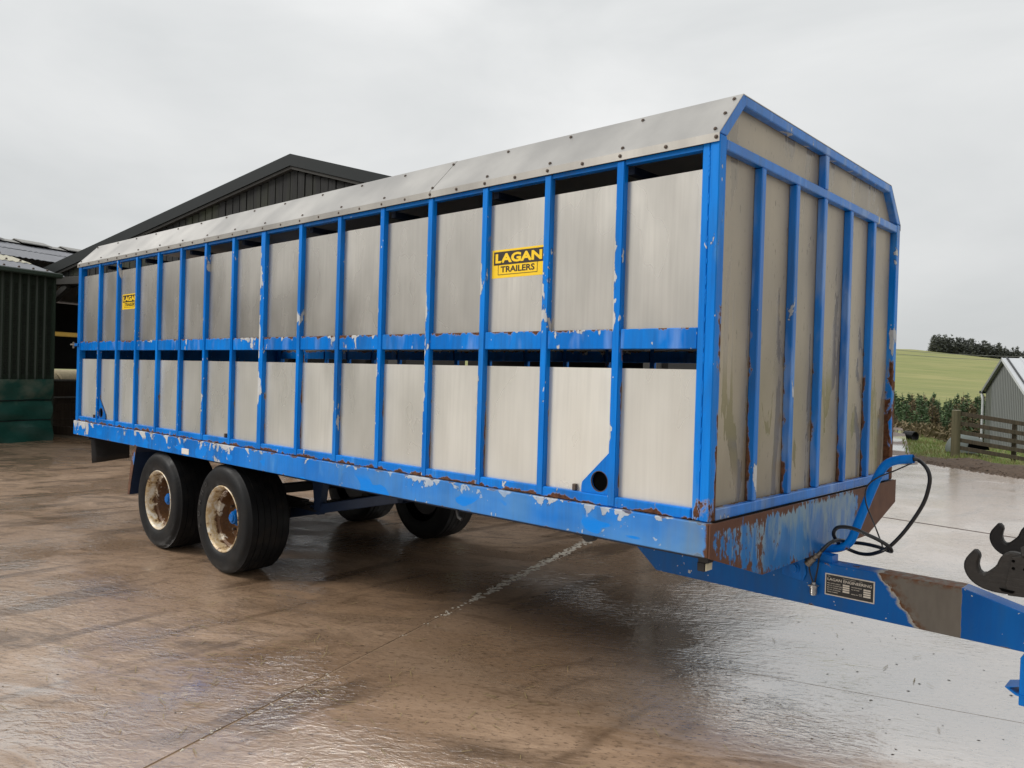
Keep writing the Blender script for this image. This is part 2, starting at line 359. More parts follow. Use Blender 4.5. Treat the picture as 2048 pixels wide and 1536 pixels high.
def rim_mat():
    t = NT('rusty_cream_rim'); p = t.pos(); n_ = t.noise(p, 14, 6, 0.65, 0.6); f = t.noise(p, 60, 3)
    rad = t.obj(); s_ = t.sep(rad); y = s_[1]
    v = t.math('ADD', n_, t.rng(y, 0.06, 0.13, -0.06, 0.20))
    rm = t.rng(v, 0.50, 0.57); rc = t.mix(f, (0.035, 0.016, 0.009), (0.17, 0.075, 0.022))
    col = t.mix(rm, t.mix(t.rng(n_, 0.35, 0.53), (0.66, 0.62, 0.54), (0.46, 0.33, 0.17)), rc)
    col = t.mix(t.rng(t.voro(p, 42), 0.12, 0.05), col, (0.06, 0.03, 0.015))
    return t.done(col, 0.42, 0.1, t.bump(n_, 0.3, 0.004))
M['rim'] = rim_mat()
def yellow_mat():
    t = NT('yellow_sticker_film'); n_ = t.noise(t.pos(), 18, 4)
    return t.done(t.mix(n_, (0.85, 0.54, 0.010), (0.95, 0.64, 0.014)), 0.35)
M['yellow'] = yellow_mat()
M['sticker_black'] = simple('sticker_black_print', (0.022, 0.014, 0.010), 0.4)
M['plate_black'] = simple('name_plate_black', (0.012, 0.011, 0.011), 0.35)
M['plate_silver'] = simple('name_plate_alloy', (0.60, 0.55, 0.47), 0.35, 0.3, 0.3, 60)
def claw_mat():
    t = NT('cast_claw_steel'); p = t.pos(); n_ = t.noise(p, 40, 5)
    col = t.mix(n_, (0.009, 0.008, 0.007), (0.032, 0.027, 0.023))
    return t.done(col, 0.62, 0.25, t.bump(t.noise(t.map(p, (0.3, 1, 1.5)), 90, 4), 0.5, 0.004))
M['claw'] = claw_mat()

# ------------------------------------------------------------------ ground, yard
YA = R(17.0); HV = Vector((math.cos(YA), math.sin(YA), 0)); NV = Vector((-math.sin(YA), math.cos(YA), 0))
def Y(h, n, z=0.0): return HV*h + NV*n + Vector((0, 0, z))          # farmyard coordinates
def concrete(name):
    """brushed concrete under thin mud, with films of standing water lying on parts of it"""
    t = NT(name); p = t.pos(); s_ = t.sep(p)
    hh = t.math('ADD', t.math('MULTIPLY', s_[0], 0.9563), t.math('MULTIPLY', s_[1], 0.2924)); nn = t.math('ADD', t.math('MULTIPLY', s_[0], -0.2924), t.math('MULTIPLY', s_[1], 0.9563))
    br = t.map(p, (1, 1, 1), rot=(0, 0, -R(30))); bs = t.map(br, (1.0, 3.2, 1))
    big = t.noise(t.map(p, (1, 1, 1), loc=(1.5, 4.0, 0)), 0.6, 3, 0.6, 0.6); mid = t.noise(bs, 1.4, 5, 0.68, 0.9); fine = t.noise(t.map(br, (1.0, 2.2, 1)), 24, 3, 0.75)
    c = t.mix(t.rng(mid, 0.36, 0.62), (0.160, 0.098, 0.054), (0.51, 0.345, 0.225))
    c = t.mix(t.rng(big, 0.40, 0.60, 0, 0.7), c, (0.44, 0.278, 0.165))
    sm_ = t.noise(t.map(p, (1.0, 0.22, 1), rot=(0, 0, R(28)), loc=(0, 2, 0)), 3.2, 3, 0.6, 0.3)
    c = t.mix(t.rng(sm_, 0.54, 0.64, 0, 0.7), c, (0.100, 0.054, 0.024))
    wa = t.rng(t.math('ADD', big, t.math('MULTIPLY', t.math('SUBTRACT', mid, 0.5), 0.9)), 0.42, 0.56)
    wb = t.rng(t.math('ADD', nn, t.math('MULTIPLY', t.math('SUBTRACT', mid, 0.5), 1.4)), 0.05, 0.45)
    side = t.rng(t.math('ADD', hh, t.math('MULTIPLY', t.math('SUBTRACT', mid, 0.5), 2.0)), -2.4, -0.6)
    wet = t.mixf(side, wa, wb)
    c = t.mix(t.math('MULTIPLY', wet, t.mixf(side, 0.42, 0.0)), c, (0.130, 0.072, 0.034))
    pale = t.math('MULTIPLY', t.math('MULTIPLY', wb, t.rng(t.math('ADD', hh, t.math('MULTIPLY', t.math('SUBTRACT', big, 0.5), 2.0)), -0.9, 0.5)), 0.62)
    c = t.mix(pale, c, (0.64, 0.57, 0.51))                            # paler concrete ahead of the trailer, sky sheen put into its colour
    c = t.mix(t.rng(fine, 0.54, 0.68, 0, 0.8), c, t.mix(pale, (0.085, 0.048, 0.023), (0.22, 0.17, 0.13)))
    c = t.mix(t.rng(fine, 0.40, 0.30, 0, 0.45), c, (0.56, 0.42, 0.30))
    rip = t.noise(t.map(br, (1.0, 2.0, 1), loc=(0, 1, 2)), 12, 2, 0.6, 0.8)
    amp = t.math('MULTIPLY', t.rng(t.noise(p, 1.1, 2), 0.38, 0.62, 0.15, 0.65), t.mixf(pale, 1.0, 0.55))
    nrm = t.bump(t.math('ADD', rip, t.math('MULTIPLY', fine, 0.36)), amp, 0.013)
    return t.done(c, 0.6, 0.0, nrm, Coat_Weight=t.mixf(wet, 0.40, 1.0), Coat_Roughness=t.mixf(wet, 0.24, 0.035), Coat_IOR=t.mixf(side, 4.6, 7.0), Coat_Normal=nrm)
M['conc'] = concrete('wet_muddy_concrete')
M['joint'] = simple('muddy_joint_filler', (0.30, 0.205, 0.13), 0.7, 0, 0.5, 9, 0.4)
M['crust'] = simple('pale_mortar_crust', (0.58, 0.52, 0.43), 0.75, 0, 0.35, 28, 0.8)
def soil():
    t = NT('grass_and_soil'); p = t.pos(); s_ = t.sep(p)
    n_ = t.noise(p, 0.9, 5, 0.6); f = t.noise(p, 14, 5, 0.65); g = t.noise(p, 3.5, 5, 0.65)
    grass = t.mix(t.rng(f, 0.3, 0.7), (0.075, 0.125, 0.022), (0.17, 0.21, 0.045))
    grass = t.mix(t.rng(g, 0.48, 0.68), grass, (0.22, 0.17, 0.07))
    # pasture far up the hill: paler, streaked along the contour
    far = t.rng(s_[1], 60, 140)
    past = t.mix(t.rng(t.noise(t.map(p, (0.012, 0.045, 0.2)), 1.6, 5, 0.6), 0.35, 0.65), (0.205, 0.225, 0.065), (0.29, 0.275, 0.100))
    past = t.mix(t.rng(t.noise(t.map(p, (0.02, 0.09, 0.4)), 2.3, 4), 0.42, 0.66, 0, 0.7), past, (0.165, 0.190, 0.055))
    earth = t.mix(t.rng(f, 0.3, 0.7), (0.045, 0.030, 0.020), (0.13, 0.085, 0.055))
    # the scraped earth bank follows the edge of the concrete
    e = t.math('ADD', t.math('MULTIPLY', t.math('ADD', s_[0], 3.17), 0.577), t.math('MULTIPLY', t.math('SUBTRACT', s_[1], 15.13), 0.817))
    em = t.rng(t.math('ADD', e, t.math('MULTIPLY', t.math('SUBTRACT', n_, 0.5), 1.6)), 1.1, 1.5, 1.0, 0.0)
    c = t.mix(em, grass, earth); c = t.mix(far, c, past)
    return t.done(c, 0.85, 0.0, t.bump(t.noise(p, 22, 5, 0.7), 0.7, 0.05))
M['soil'] = soil()
def gravel():
    t = NT('wet_stony_track'); p = t.pos()
    v = t.noise(p, 9, 5, 0.7); g = t.noise(p, 40, 3)
    c = t.mix(t.rng(v, 0.3, 0.7), (0.13, 0.085, 0.065), (0.24, 0.18, 0.145)); c = t.mix(t.rng(g, 0.5, 0.7), c, (0.07, 0.045, 0.035))
    wet = t.rng(t.noise(t.map(p, (1, 0.5, 1)), 0.9, 3), 0.46, 0.56)
    return t.done(c, t.mixf(wet, 0.55, 0.08), 0, t.bump(t.math('MULTIPLY', t.math('ADD', v, g), t.mixf(wet, 1.0, 0.1)), 0.6, 0.03), Coat_Weight=wet, Coat_IOR=1.9)
M['gravel'] = gravel()

EL = Vector((-3.17, 15.13)); EN = Vector((0.577, 0.817))           # far edge of the concrete, outward normal
def edge_d(x, y): return (x-EL.x)*EN.x + (y-EL.y)*EN.y
def terrain(x, y):
    e = edge_d(x, y)
    if y < 8 or e < -0.05 and y < 60 and x > -20: base = -0.16
    else: base = -0.16 + 0.17*smooth(-0.05, 0.25, e)
    if x < -9: base = min(base, -0.16 + 0.17*smooth(26, 30, y))
    bank = 0.16*math.exp(-((e-0.95)/0.55)**2)*smooth(-3.6, -2.2, x)*(0.6+0.4*math.sin(x*5.1+y*3.3)*math.sin(x*2.3+1.0))*(1-smooth(26, 30, y))
    z = base + (bank if e > 0 else 0)
    z -= 0.30*smooth(-3.6, -1.6, x)*smooth(16.9, 19.0, y)*(1-smooth(60, 80, y))
    z -= 1.0*smooth(20.5, 35, y)*smooth(-7.6, -5.0, x)*(1-smooth(45, 60, y))
    z -= 0.35*smooth(22, 30, y)*(1-smooth(45, 60, y))
    z -= 2.2*smooth(30, 50, y)
    z += 22.6*smooth(75, 520, y)*(1.0-0.0052*max(-22, min(90, x+110)))
    z += 1.2*math.sin(y*0.021+x*0.013)*smooth(100, 200, y)
    z -= 30*smooth(470, 900, y)
    return z
def grid_mesh(name, xs, ys, mat):
    mb = MB(); nx, ny = len(xs), len(ys)
    mb.add([(x, y, terrain(x, y)) for y in ys for x in xs], [(j*nx+i, j*nx+i+1, (j+1)*nx+i+1, (j+1)*nx+i) for j in range(ny-1) for i in range(nx-1)], True)
    return mb.build(name, mat)
def spaced(segs):
    out = []
    for a, b, n in segs: out += [a+(b-a)*i/n for i in range(n)]
    out.append(segs[-1][1]); return out
gx = spaced([(-2500, -300, 8), (-300, -60, 24), (-60, -14, 12), (-14, 8, 90), (8, 60, 12), (60, 400, 12), (400, 2500, 8)])
gy = spaced([(-2500, -40, 10), (-40, 8, 12), (8, 12, 6), (12, 38, 100), (38, 90, 24), (90, 600, 60), (600, 3000, 12)])
tag(grid_mesh('ground', gx, gy, M['soil']), kind='structure')

yard = bpy.data.objects.new('concrete_yard', None); C.objects.link(yard); tag(yard, kind='structure')
# filler under the slabs shows in the joints
mb = MB(); pl = [(-40, -40), (40, -40), (40, -14.2), (EL.x+0.817*0, EL.y), (-9, 26), (-40, 26)]
pl = [(-40, -40), (30, -40), (30, -8.3), (EL.x, EL.y), (-9.5, 15.13), (-40, 15.13)]
mb.prism([(a, b, -0.10) for a, b in pl], (0, 0, 0.096)).build('joint_bed', M['joint'], yard)
def clip_edge(poly):
    """keeps the part of a slab that lies inside the far edge"""
    out = []
    for i in range(len(poly)):
        a, b = poly[i], poly[(i+1) % len(poly)]; da, db = edge_d(a.x, a.y), edge_d(b.x, b.y)
        if da <= 0: out.append(a)
        if da*db < 0: out.append(a + (b-a)*(da/(da-db)))
    return out
def clip_line(poly, p0, nrm, off):
    """keeps the side of the slab where (p-p0).nrm < off"""
    out = []
    for i in range(len(poly)):
        a, b = poly[i], poly[(i+1) % len(poly)]; da, db = (a-p0).dot(nrm)-off, (b-p0).dot(nrm)-off
        if da <= 0: out.append(a)
        if da*db < 0: out.append(a + (b-a)*(da/(da-db)))
    return out
DP = Vector((-1.387, 7.151, 0)); DN = Vector((0.129, 0.9916, 0))      # drain slot across the yard
hs = [-38, -26.5, -20.3, -14.1, -7.95, -1.945, 4.2, 10.3, 16.5, 28]; ns = [-32, -16.6, -10.7, -4.8, 1.17, 12.6, 20]
for i in range(len(hs)-1):
    for j in range(len(ns)-1):
        g = 0.0035; gh0 = 0.008 if abs(hs[i]+1.945) < .1 else g; gh1 = 0.008 if abs(hs[i+1]+1.945) < .1 else g
        whole = [Y(hs[i]+gh0, ns[j]+g), Y(hs[i+1]-gh1, ns[j]+g), Y(hs[i+1]-gh1, ns[j+1]-g), Y(hs[i]+gh0, ns[j+1]-g)]
        for poly in (clip_line(whole, DP, DN, -0.032), clip_line(whole, DP, -DN, -0.032)):
            if len(poly) >= 3 and max(edge_d(p.x, p.y) for p in poly) > 0: poly = clip_edge(poly)
            if len(poly) < 3: continue
            poly = clip_line(poly, Vector((0, 15.1, 0)), Vector((0, 1, 0)), 0.0)
            if len(poly) < 3: continue
            z0 = random.uniform(-0.0015, 0.0015)
            MB().prism([(p.x, p.y, -0.09) for p in poly], (0, 0, 0.09+z0)).build('slab', M['conc'], yard)
mb = MB(); rj = random.Random(11)
for k in range(420):                                              # crumbs of pale mortar squeezed out along the joint
    n_ = 8.2*k/420-1.6; keep = 0.10+0.90*smooth(0.9, 1.9, n_)*(1-0.5*smooth(4, 6, n_))
    if rj.random() > keep: continue
    for q in range(2):
        c = Y(-1.945+rj.gauss(0, 0.010+0.012*keep), n_+rj.uniform(-0.012, 0.012), 0.0); r_ = rj.uniform(0.006, 0.017)*(0.4+1.1*keep); a_ = rj.uniform(0, 6.28)
        pts = [c+Vector((math.cos(a_+j*1.257)*r_*rj.uniform(0.6, 1.3), math.sin(a_+j*1.257)*r_*rj.uniform(0.6, 1.3), 0.0012)) for j in range(5)]+[c+Vector((0, 0, rj.uniform(0.003, 0.006)))]
        mb.add(pts, [(j, (j+1) % 5, 5) for j in range(5)])
tag(mb.build('mortar_crumbs', M['crust'], yard), kind='stuff')
MB().bar((-9, 8.141, -0.0515), (8, 5.93, -0.0515), 0.058, 0.10).build('drain_slot', simple('mud_filled_slot', (0.055, 0.030, 0.020), 0.7), yard)
# track running up past the trailer
mb = MB(); tl = [((-3.6, 14.4), (-2.9, 14.9)), ((-4.7, 16.5), (-3.95, 16.9)), ((-6.2, 20.0), (-5.0, 20.4)), ((-8.6, 25.5), (-6.6, 25.8)), ((-10.6, 30.0), (-7.9, 30.0)), ((-13, 36), (-10.2, 36))]
V = []
for a, b in tl:
    a0 = Vector(a) + (Vector(a)-Vector(b)).normalized()*2.6
    for k in range(7):
        q = a0.lerp(Vector(b), k/6); V.append((q.x, q.y, max(terrain(q.x, q.y), -0.03) + 0.035 + (0.012*math.sin(q.x*7+q.y*3) if 0 < k < 6 else -0.03)))
mb.add(V, [(i*7+k, i*7+k+1, (i+1)*7+k+1, (i+1)*7+k) for i in range(len(tl)-1) for k in range(6)], True)
tag(mb.build('track', M['gravel']), kind='structure')

# ------------------------------------------------------------------ the trailer
LEN, WID = 7.24, 2.40
tr = thing('livestock_trailer', 'long blue livestock trailer with silver aluminium side panels and canted roof', 'trailer', (0, 0, 0))
YN, YF = 0.0166, WID-0.0166                                        # outer faces of near and far side posts
ZS, ZM0, ZM1, ZT, ZLP, ZUP = 1.043, 1.714, 1.804, 2.568, 1.6275, 2.471
# chassis rails
def rail(y0, y1, ylip):
    mb = MB().box(-LEN, -0.008, y0, y1, 0.852, 0.993)
    return mb.build('chassis_rail', M['blue_rail'], tr, bevel=0.004)
rail(0.0, 0.05, 0); rail(WID-0.05, WID, 0)
MB().box(-LEN+0.002, -LEN+0.06, 0.052, WID-0.052, 0.853, 0.992).build('rear_cross_rail', M['blue_rail'], tr, bevel=0.004)
MB().prism([(0, 0, 0.993), (0, 0, 0.852), (0, 0.50, 0.705), (0, 1.90, 0.705), (0, WID, 0.852), (0, WID, 0.993)], (-0.007, 0, 0)).build('front_plate', M['blue_plate'], tr, bevel=0.001)
MB().box(-LEN+0.07, -0.05, 0.06, WID-0.06, 0.955, 0.99).build('floor', M['floor_wood'], tr)
# sills
for y0, y1 in ((0.020, 0.075), (WID-0.075, WID-0.020)):
    MB().box(-LEN+0.01, -0.105, y0, y1, 0.994, ZS).build('sill', M['blue_sill'], tr, bevel=0.005)
# side posts
PX = [-0.511, -0.939, -1.369, -1.801, -2.234, -2.672, -3.119, -3.60, -4.034, -4.475, -4.907, -5.343, -5.796, -6.232, -6.677]
def post_mesh(wd, dp, z0, z1):
    mb = MB().box(-wd/2, wd/2, 0, dp, z0, z1)
    me = bpy.data.meshes.new('post'); me.from_pydata(mb.v, [], mb.f)
    bm = bmesh.new(); bm.from_mesh(me); bmesh.ops.recalc_face_normals(bm, faces=bm.faces)
    bmesh.ops.bevel(bm, geom=bm.edges[:], offset=0.004, segments=2, affect='EDGES'); bm.to_mesh(me); bm.free()
    me.materials.append(M['blue_post']); return me
pm = post_mesh(0.042, 0.034, 0.998, ZT-0.004); pw = post_mesh(0.062, 0.034, 0.998, ZT-0.004)
for k, x in enumerate(PX):
    link('side_post', pw if k == 7 else pm, None, tr, (x, YN, 0))
    link('side_post', pw if k == 7 else pm, None, tr, (x, YF, 0), math.pi)
# corner posts, front and rear
for y, s in ((YN, 1), (YF, -1)):
    ya, yb = sorted((y, y+s*0.060))
    MB().box(-0.064, -0.020, ya, yb, 0.996, 2.60).build('corner_post', M['blue_corner'], tr, bevel=0.004)
    ya, yb = sorted((y+s*0.004, y+s*0.058))
    MB().box(-0.102, -0.066, ya, yb, 0.996, 2.575).build('corner_post', M['blue_corner'], tr, bevel=0.005)
    ya, yb = sorted((y, y+s*0.06))
    MB().box(-LEN, -LEN+0.075, ya, yb, 0.996, ZT-0.002).build('rear_corner_post', M['blue_plain'], tr, bevel=0.004)
wr = random.Random(5); mb = MB(); z_ = 1.02
while z_ < 2.54:
    if wr.random() < 0.72: mb.tube([(-0.065+wr.uniform(-0.001, 0.001), YN+0.003, z_), (-0.065+wr.uniform(-0.001, 0.001), YN+0.0015, z_+0.012), (-0.065, YN+0.003, z_+0.024)], [0.002, 0.0042, 0.002], 5)
    z_ += wr.choice((0.018, 0.022, 0.022, 0.07))
tag(mb.build('weld_bead', M['blue_corner'], tr), kind='stuff')
# mid rails and top rails, one length per bay so that the posts stay proud
xs_ = [-0.103] + PX + [-LEN+0.076]
for y, s in ((YN, 1), (YF, -1)):
    for i in range(len(xs_)-1):
        a, b = xs_[i], xs_[i+1]; ga = 0.0 if i == 0 else (0.0315 if i-1 == 7 else 0.0215); gb = 0.0 if i == len(xs_)-2 else (0.0315 if i == 7 else 0.0215)
        x1, x0 = a-ga, b+gb
        ya, yb = sorted((y+s*0.006, y+s*0.046)); MB().box(x0, x1, ya, yb, ZM0, ZM1).build('mid_rail', M['blue_mid'], tr, bevel=0.003)
        ya, yb = sorted((y+s*0.008, y+s*0.046)); MB().box(x0, x1, ya, yb, 2.546, ZT-0.001).build('top_rail', M['blue_plain'], tr)
        ya, yb = sorted((y+s*0.030, y+s*0.0325))
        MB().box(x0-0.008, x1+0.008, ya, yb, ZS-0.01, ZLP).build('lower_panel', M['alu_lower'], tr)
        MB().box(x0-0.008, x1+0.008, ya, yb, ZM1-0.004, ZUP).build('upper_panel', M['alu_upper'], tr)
        # folded top lip of the lower sheet
        ya, yb = sorted((y+s*0.0335, y+s*0.060)); MB().box(x0-0.004, x1+0.004, ya, yb, ZLP-0.003, ZLP).build('panel_lip', M['alu_lower'], tr)
# front frame
FX = -0.020; FD = 0.040
def fmember(name, y0, y1, z0, z1, dp=FD, mat='blue_front', x=FX): return MB().box(x-dp, x, y0, y1, z0, z1).build(name, M[mat], tr, bevel=0.004)
FY = [0.437, 0.815, 1.168, 1.545, 1.925]
for y in FY: fmember('front_post', y-0.020, y+0.020, 1.046, 2.5445)
fmember('front_rail', 0.0785, WID-0.0785, 2.546, 2.590)
fmember('front_sill', 0.0785, WID-0.0785, 0.996, 1.0445, mat='blue_front')
fmember('front_post', FY[2]-0.022, FY[2]+0.022, 2.5915, 2.766)
fmember('front_top_rail', 0.222, WID-0.222, 2.768, 2.812)
for y, s in ((YN, 1), (YF, -1)):
    q = [(FX, y, 2.602), (FX, y+s*0.195, 2.812), (FX, y+s*0.2045, 2.812), (FX, y+s*0.216, 2.767), (FX, y+s*0.061, 2.602)]
    MB().prism(q, (-FD-0.004, 0, 0)).build('front_cant_member', M['blue_front'], tr, bevel=0.003)
yy = [0.0785] + FY + [WID-0.0785]
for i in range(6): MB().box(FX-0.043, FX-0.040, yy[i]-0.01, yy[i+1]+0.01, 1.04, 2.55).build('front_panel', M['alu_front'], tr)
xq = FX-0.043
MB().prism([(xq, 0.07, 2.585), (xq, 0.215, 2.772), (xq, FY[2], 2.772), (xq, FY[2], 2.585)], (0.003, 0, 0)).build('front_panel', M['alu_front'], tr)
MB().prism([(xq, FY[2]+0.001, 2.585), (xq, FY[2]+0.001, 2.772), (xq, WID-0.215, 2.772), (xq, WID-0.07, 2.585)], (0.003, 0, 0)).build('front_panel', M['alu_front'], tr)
# roof: folded sheets lapped along the length
def roof_sheet(x0, x1, dz):
    mb = MB()
    ya, yb = YN-0.008-dz, YF+0.008+dz; c0, c1 = YN+0.193, YF-0.193
    prof = [(ya, 2.566), (ya, 2.602), (c0, 2.815+dz), (c1, 2.815+dz), (yb, 2.602), (yb, 2.566)]
    inn = [(ya+0.003, 2.566), (ya+0.003, 2.600), (c0+0.001, 2.811+dz), (c1-0.001, 2.811+dz), (yb-0.003, 2.600), (yb-0.003, 2.566)]
    n = len(prof); 
    V = [(x, y, z) for x in (x0, x1) for y, z in prof+inn]
    F = [(i, i+1, 2*n+i+1, 2*n+i) for i in range(n-1)] + [(n+i+1, n+i, 3*n+i, 3*n+i+1) for i in range(n-1)]
    F += [(0, 2*n, 3*n, n), (n-1, 2*n-1, 4*n-1, 3*n-1)]
    for b in (0, 2*n): F += [(b+i, b+n+i, b+n+i+1, b+i+1) for i in range(n-1)]
    mb.add(V, F); return mb
roofs = []
for k, (a, b) in enumerate(((-1.84, -0.0205), (-4.50, -1.80), (-LEN-0.02, -4.46))):
    rf = roof_sheet(a, b, 0.0 if k % 2 == 0 else 0.0025).build('roof_sheet', M['alu_roof'], tr)
    rf.data.materials.append(M['alu_strip'])
    for pgn in rf.data.polygons:
        if abs(pgn.normal.y) > 0.95: pgn.material_index = 1
    roofs.append(rf)
bolt = MB().lathe([(0.0001, -0.005), (0.0045, -0.0045), (0.0058, -0.002), (0.0085, -0.0012), (0.0085, 0.002)], 8, axis='y', smooth=False)
bme = bpy.data.meshes.new('bolt'); bme.from_pydata(bolt.v, [], bolt.f); bme.materials.append(M['bolt'])
def put_bolt(x, y, z, rx=0.0):
    par = roofs[0] if x > -1.82 else roofs[1] if x > -4.48 else roofs[2]
    o = link('bolt', bme, None, par, (x, y, z)); o.rotation_euler = (rx, 0, 0)
allx = [-0.035] + PX + [-LEN+0.035]
for i, x in enumerate(allx):
    put_bolt(x, YN-0.010, 2.585)
    if i < len(allx)-1: put_bolt((x+allx[i+1])/2, YN-0.010, 2.585)
    cant = lambda f: (YN-0.008+(0.201)*f, 2.602+0.213*f)
    ang = -math.atan2(0.213, 0.201) + math.pi/2
    for f, dx in ((0.10, 0.0), (0.88, 0.0)):
        y_, z_ = cant(f); o = put_bolt(x+dx if i else -0.05, y_-0.003, z_+0.003, -R(43))
y_, z_ = cant(0.5); put_bolt(-0.05, y_-0.003, z_+0.003, -R(43))
# inner purlins under the roof
for x in PX[::2]: MB().box(x-0.02, x+0.02, 0.10, WID-0.10, 2.52, 2.555).build('roof_purlin', M['black_steel'], tr)
# corner gusset plates with a round drain hole
def gusset(xp, sgn):
    """triangular plate filling the foot of a post at xp, on its sgn side"""
    pts = [(xp+sgn*a, z) for a, z in ((0.0, 1.245), (0.155, 1.092), (0.160, 1.070), (0.160, ZS+0.001), (0.0, ZS+0.001))]
    cx, cz, r, n = xp+sgn*0.056, 1.103, 0.047, 28
    y0, y1 = YN+0.016, YN+0.024; V = []; F = []
    def hit(a):
        d = Vector((math.cos(a), math.sin(a))); best = 9
        for i in range(len(pts)):
            p, q = Vector(pts[i]), Vector(pts[(i+1) % len(pts)]); e = q-p; den = d.x*e.y-d.y*e.x
            if abs(den) < 1e-9: continue
            w_ = p-Vector((cx, cz)); t_ = (w_.x*e.y-w_.y*e.x)/den; u_ = (w_.x*d.y-w_.y*d.x)/den
            if t_ > 0 and -1e-6 <= u_ <= 1+1e-6: best = min(best, t_)
        return cx+d.x*best, cz+d.y*best
    angs = sorted([2*math.pi*k/n for k in range(n)] + [math.atan2(z-cz, x-cx) % (2*math.pi) for x, z in pts]); n = len(angs)
    for a in angs:
        ox, oz = hit(a); ix, iz = cx+r*math.cos(a), cz+r*math.sin(a)
        V += [(ox, y0, oz), (ix, y0, iz), (ix, y1+0.03, iz), (ox, y1, oz)]
    for k in range(n):
        a, b = 4*k, 4*((k+1) % n); F += [(a, a+1, b+1, b), (a+1, a+2, b+2, b+1), (a, b, b+3, a+3)]
    g = MB().add(V, F).build('gusset_plate', M['blue_sill'], tr)
    MB().lathe([(0.0001, YN+0.0275), (r*0.99, YN+0.0275)], 24, (cx, 0, cz)).build('drain_hole', M['dark_hole'], g)  # black disc closing the hole, in place of the shade inside it
    MB().lathe([(r+0.001, YN+0.0158), (r+0.002, YN+0.0148), (r-0.001, YN+0.0148), (r-0.0015, YN+0.022)], 28, (cx, 0, cz)).build('hole_rim', M['bolt'], g)
gusset(-0.511-0.0215, -1); gusset(-6.677+0.0215, 1)
for x in (-0.735, -4.12, -6.79): MB().box(x-0.010, x+0.010, YN+0.012, YN+0.030, ZS+0.001, ZS+0.032).build('sheet_clip', M['bolt'], tr, bevel=0.002)
# stickers
def sticker(x0, z0, wd, ht):
    y = YN+0.0292
    st = MB().box(x0, x0+wd, y, y+0.001, z0, z0+ht).build('sticker', M['yellow'], tr)
    bx0, bx1, bz0, bz1 = x0+wd*0.035, x0+wd*0.985, z0+ht*0.46, z0+ht*0.93
    MB().box(bx0, bx1, y-0.0010, y-0.0004, bz0, bz1).build('name_block', M['sticker_black'], st)
    v, f = text_mesh('LAGAN', (bx1-bx0)*0.93, (bz1-bz0)*0.72, 0.045)
    MB().add([(bx0+(bx1-bx0)*0.035+a, y-0.0016, bz0+(bz1-bz0)*0.14+b) for a, b, c in v], f).build('lettering', M['yellow'], st)
    fx0, fx1, fz0, fz1 = x0+wd*0.12, x0+wd*0.87, z0+ht*0.11, z0+ht*0.46; t_ = ht*0.018
    fr = MB()
    fr.box(fx0, fx0+t_, y-0.001, y-0.0004, fz0, fz1); fr.box(fx1-t_, fx1, y-0.001, y-0.0004, fz0, fz1); fr.box(fx0+t_, fx1-t_, y-0.001, y-0.0004, fz0, fz0+t_)
    fr.build('outline', M['sticker_black'], st)
    v, f = text_mesh('TRAILERS', (fx1-fx0)*0.86, (fz1-fz0)*0.62, 0.022)
    MB().add([(fx0+(fx1-fx0)*0.07+a, y-0.0012, fz0+(fz1-fz0)*0.24+b) for a, b, c in v], f).build('lettering', M['sticker_black'], st)
sticker(-1.332, 2.086, 0.362, 0.147); sticker(-6.175, 2.098, 0.362, 0.140)
MB().box(-4.766, -4.640, -0.004, -0.0005, 0.866, 0.912).build('reflector', M['white_plastic'], tr, bevel=0.001)
# rear ramp with anti-slip ribs, hinge and latch
mb = MB().box(-LEN-0.045, -LEN-0.012, 0.06, WID-0.06, 1.0, 2.10)
rp = mb.build('rear_ramp', M['blue_plain'], tr)
mb = MB()
for k in range(44): mb.box(-LEN-0.066, -LEN-0.0455, 0.05, WID-0.05, 1.03+k*0.024, 1.042+k*0.024)
tag(mb.build('ramp_ribs', simple('ramp_rib_alloy', (0.20, 0.27, 0.33), 0.45, 0.5), rp), kind='stuff')
lt = MB().box(-LEN-0.05, -LEN+0.05, YN-0.012, YN-0.0005, 1.757, 1.785).build('latch', M['blue_plain'], tr, bevel=0.002)
MB().tube([(-LEN-0.16, YN-0.006, 1.774), (-LEN-0.03, YN-0.006, 1.772)], 0.008, 8).tube([(-LEN-0.075, YN-0.006, 1.80), (-LEN-0.075, YN-0.006, 1.735)], 0.012, 8).build('latch_pin', M['coupling'], lt)

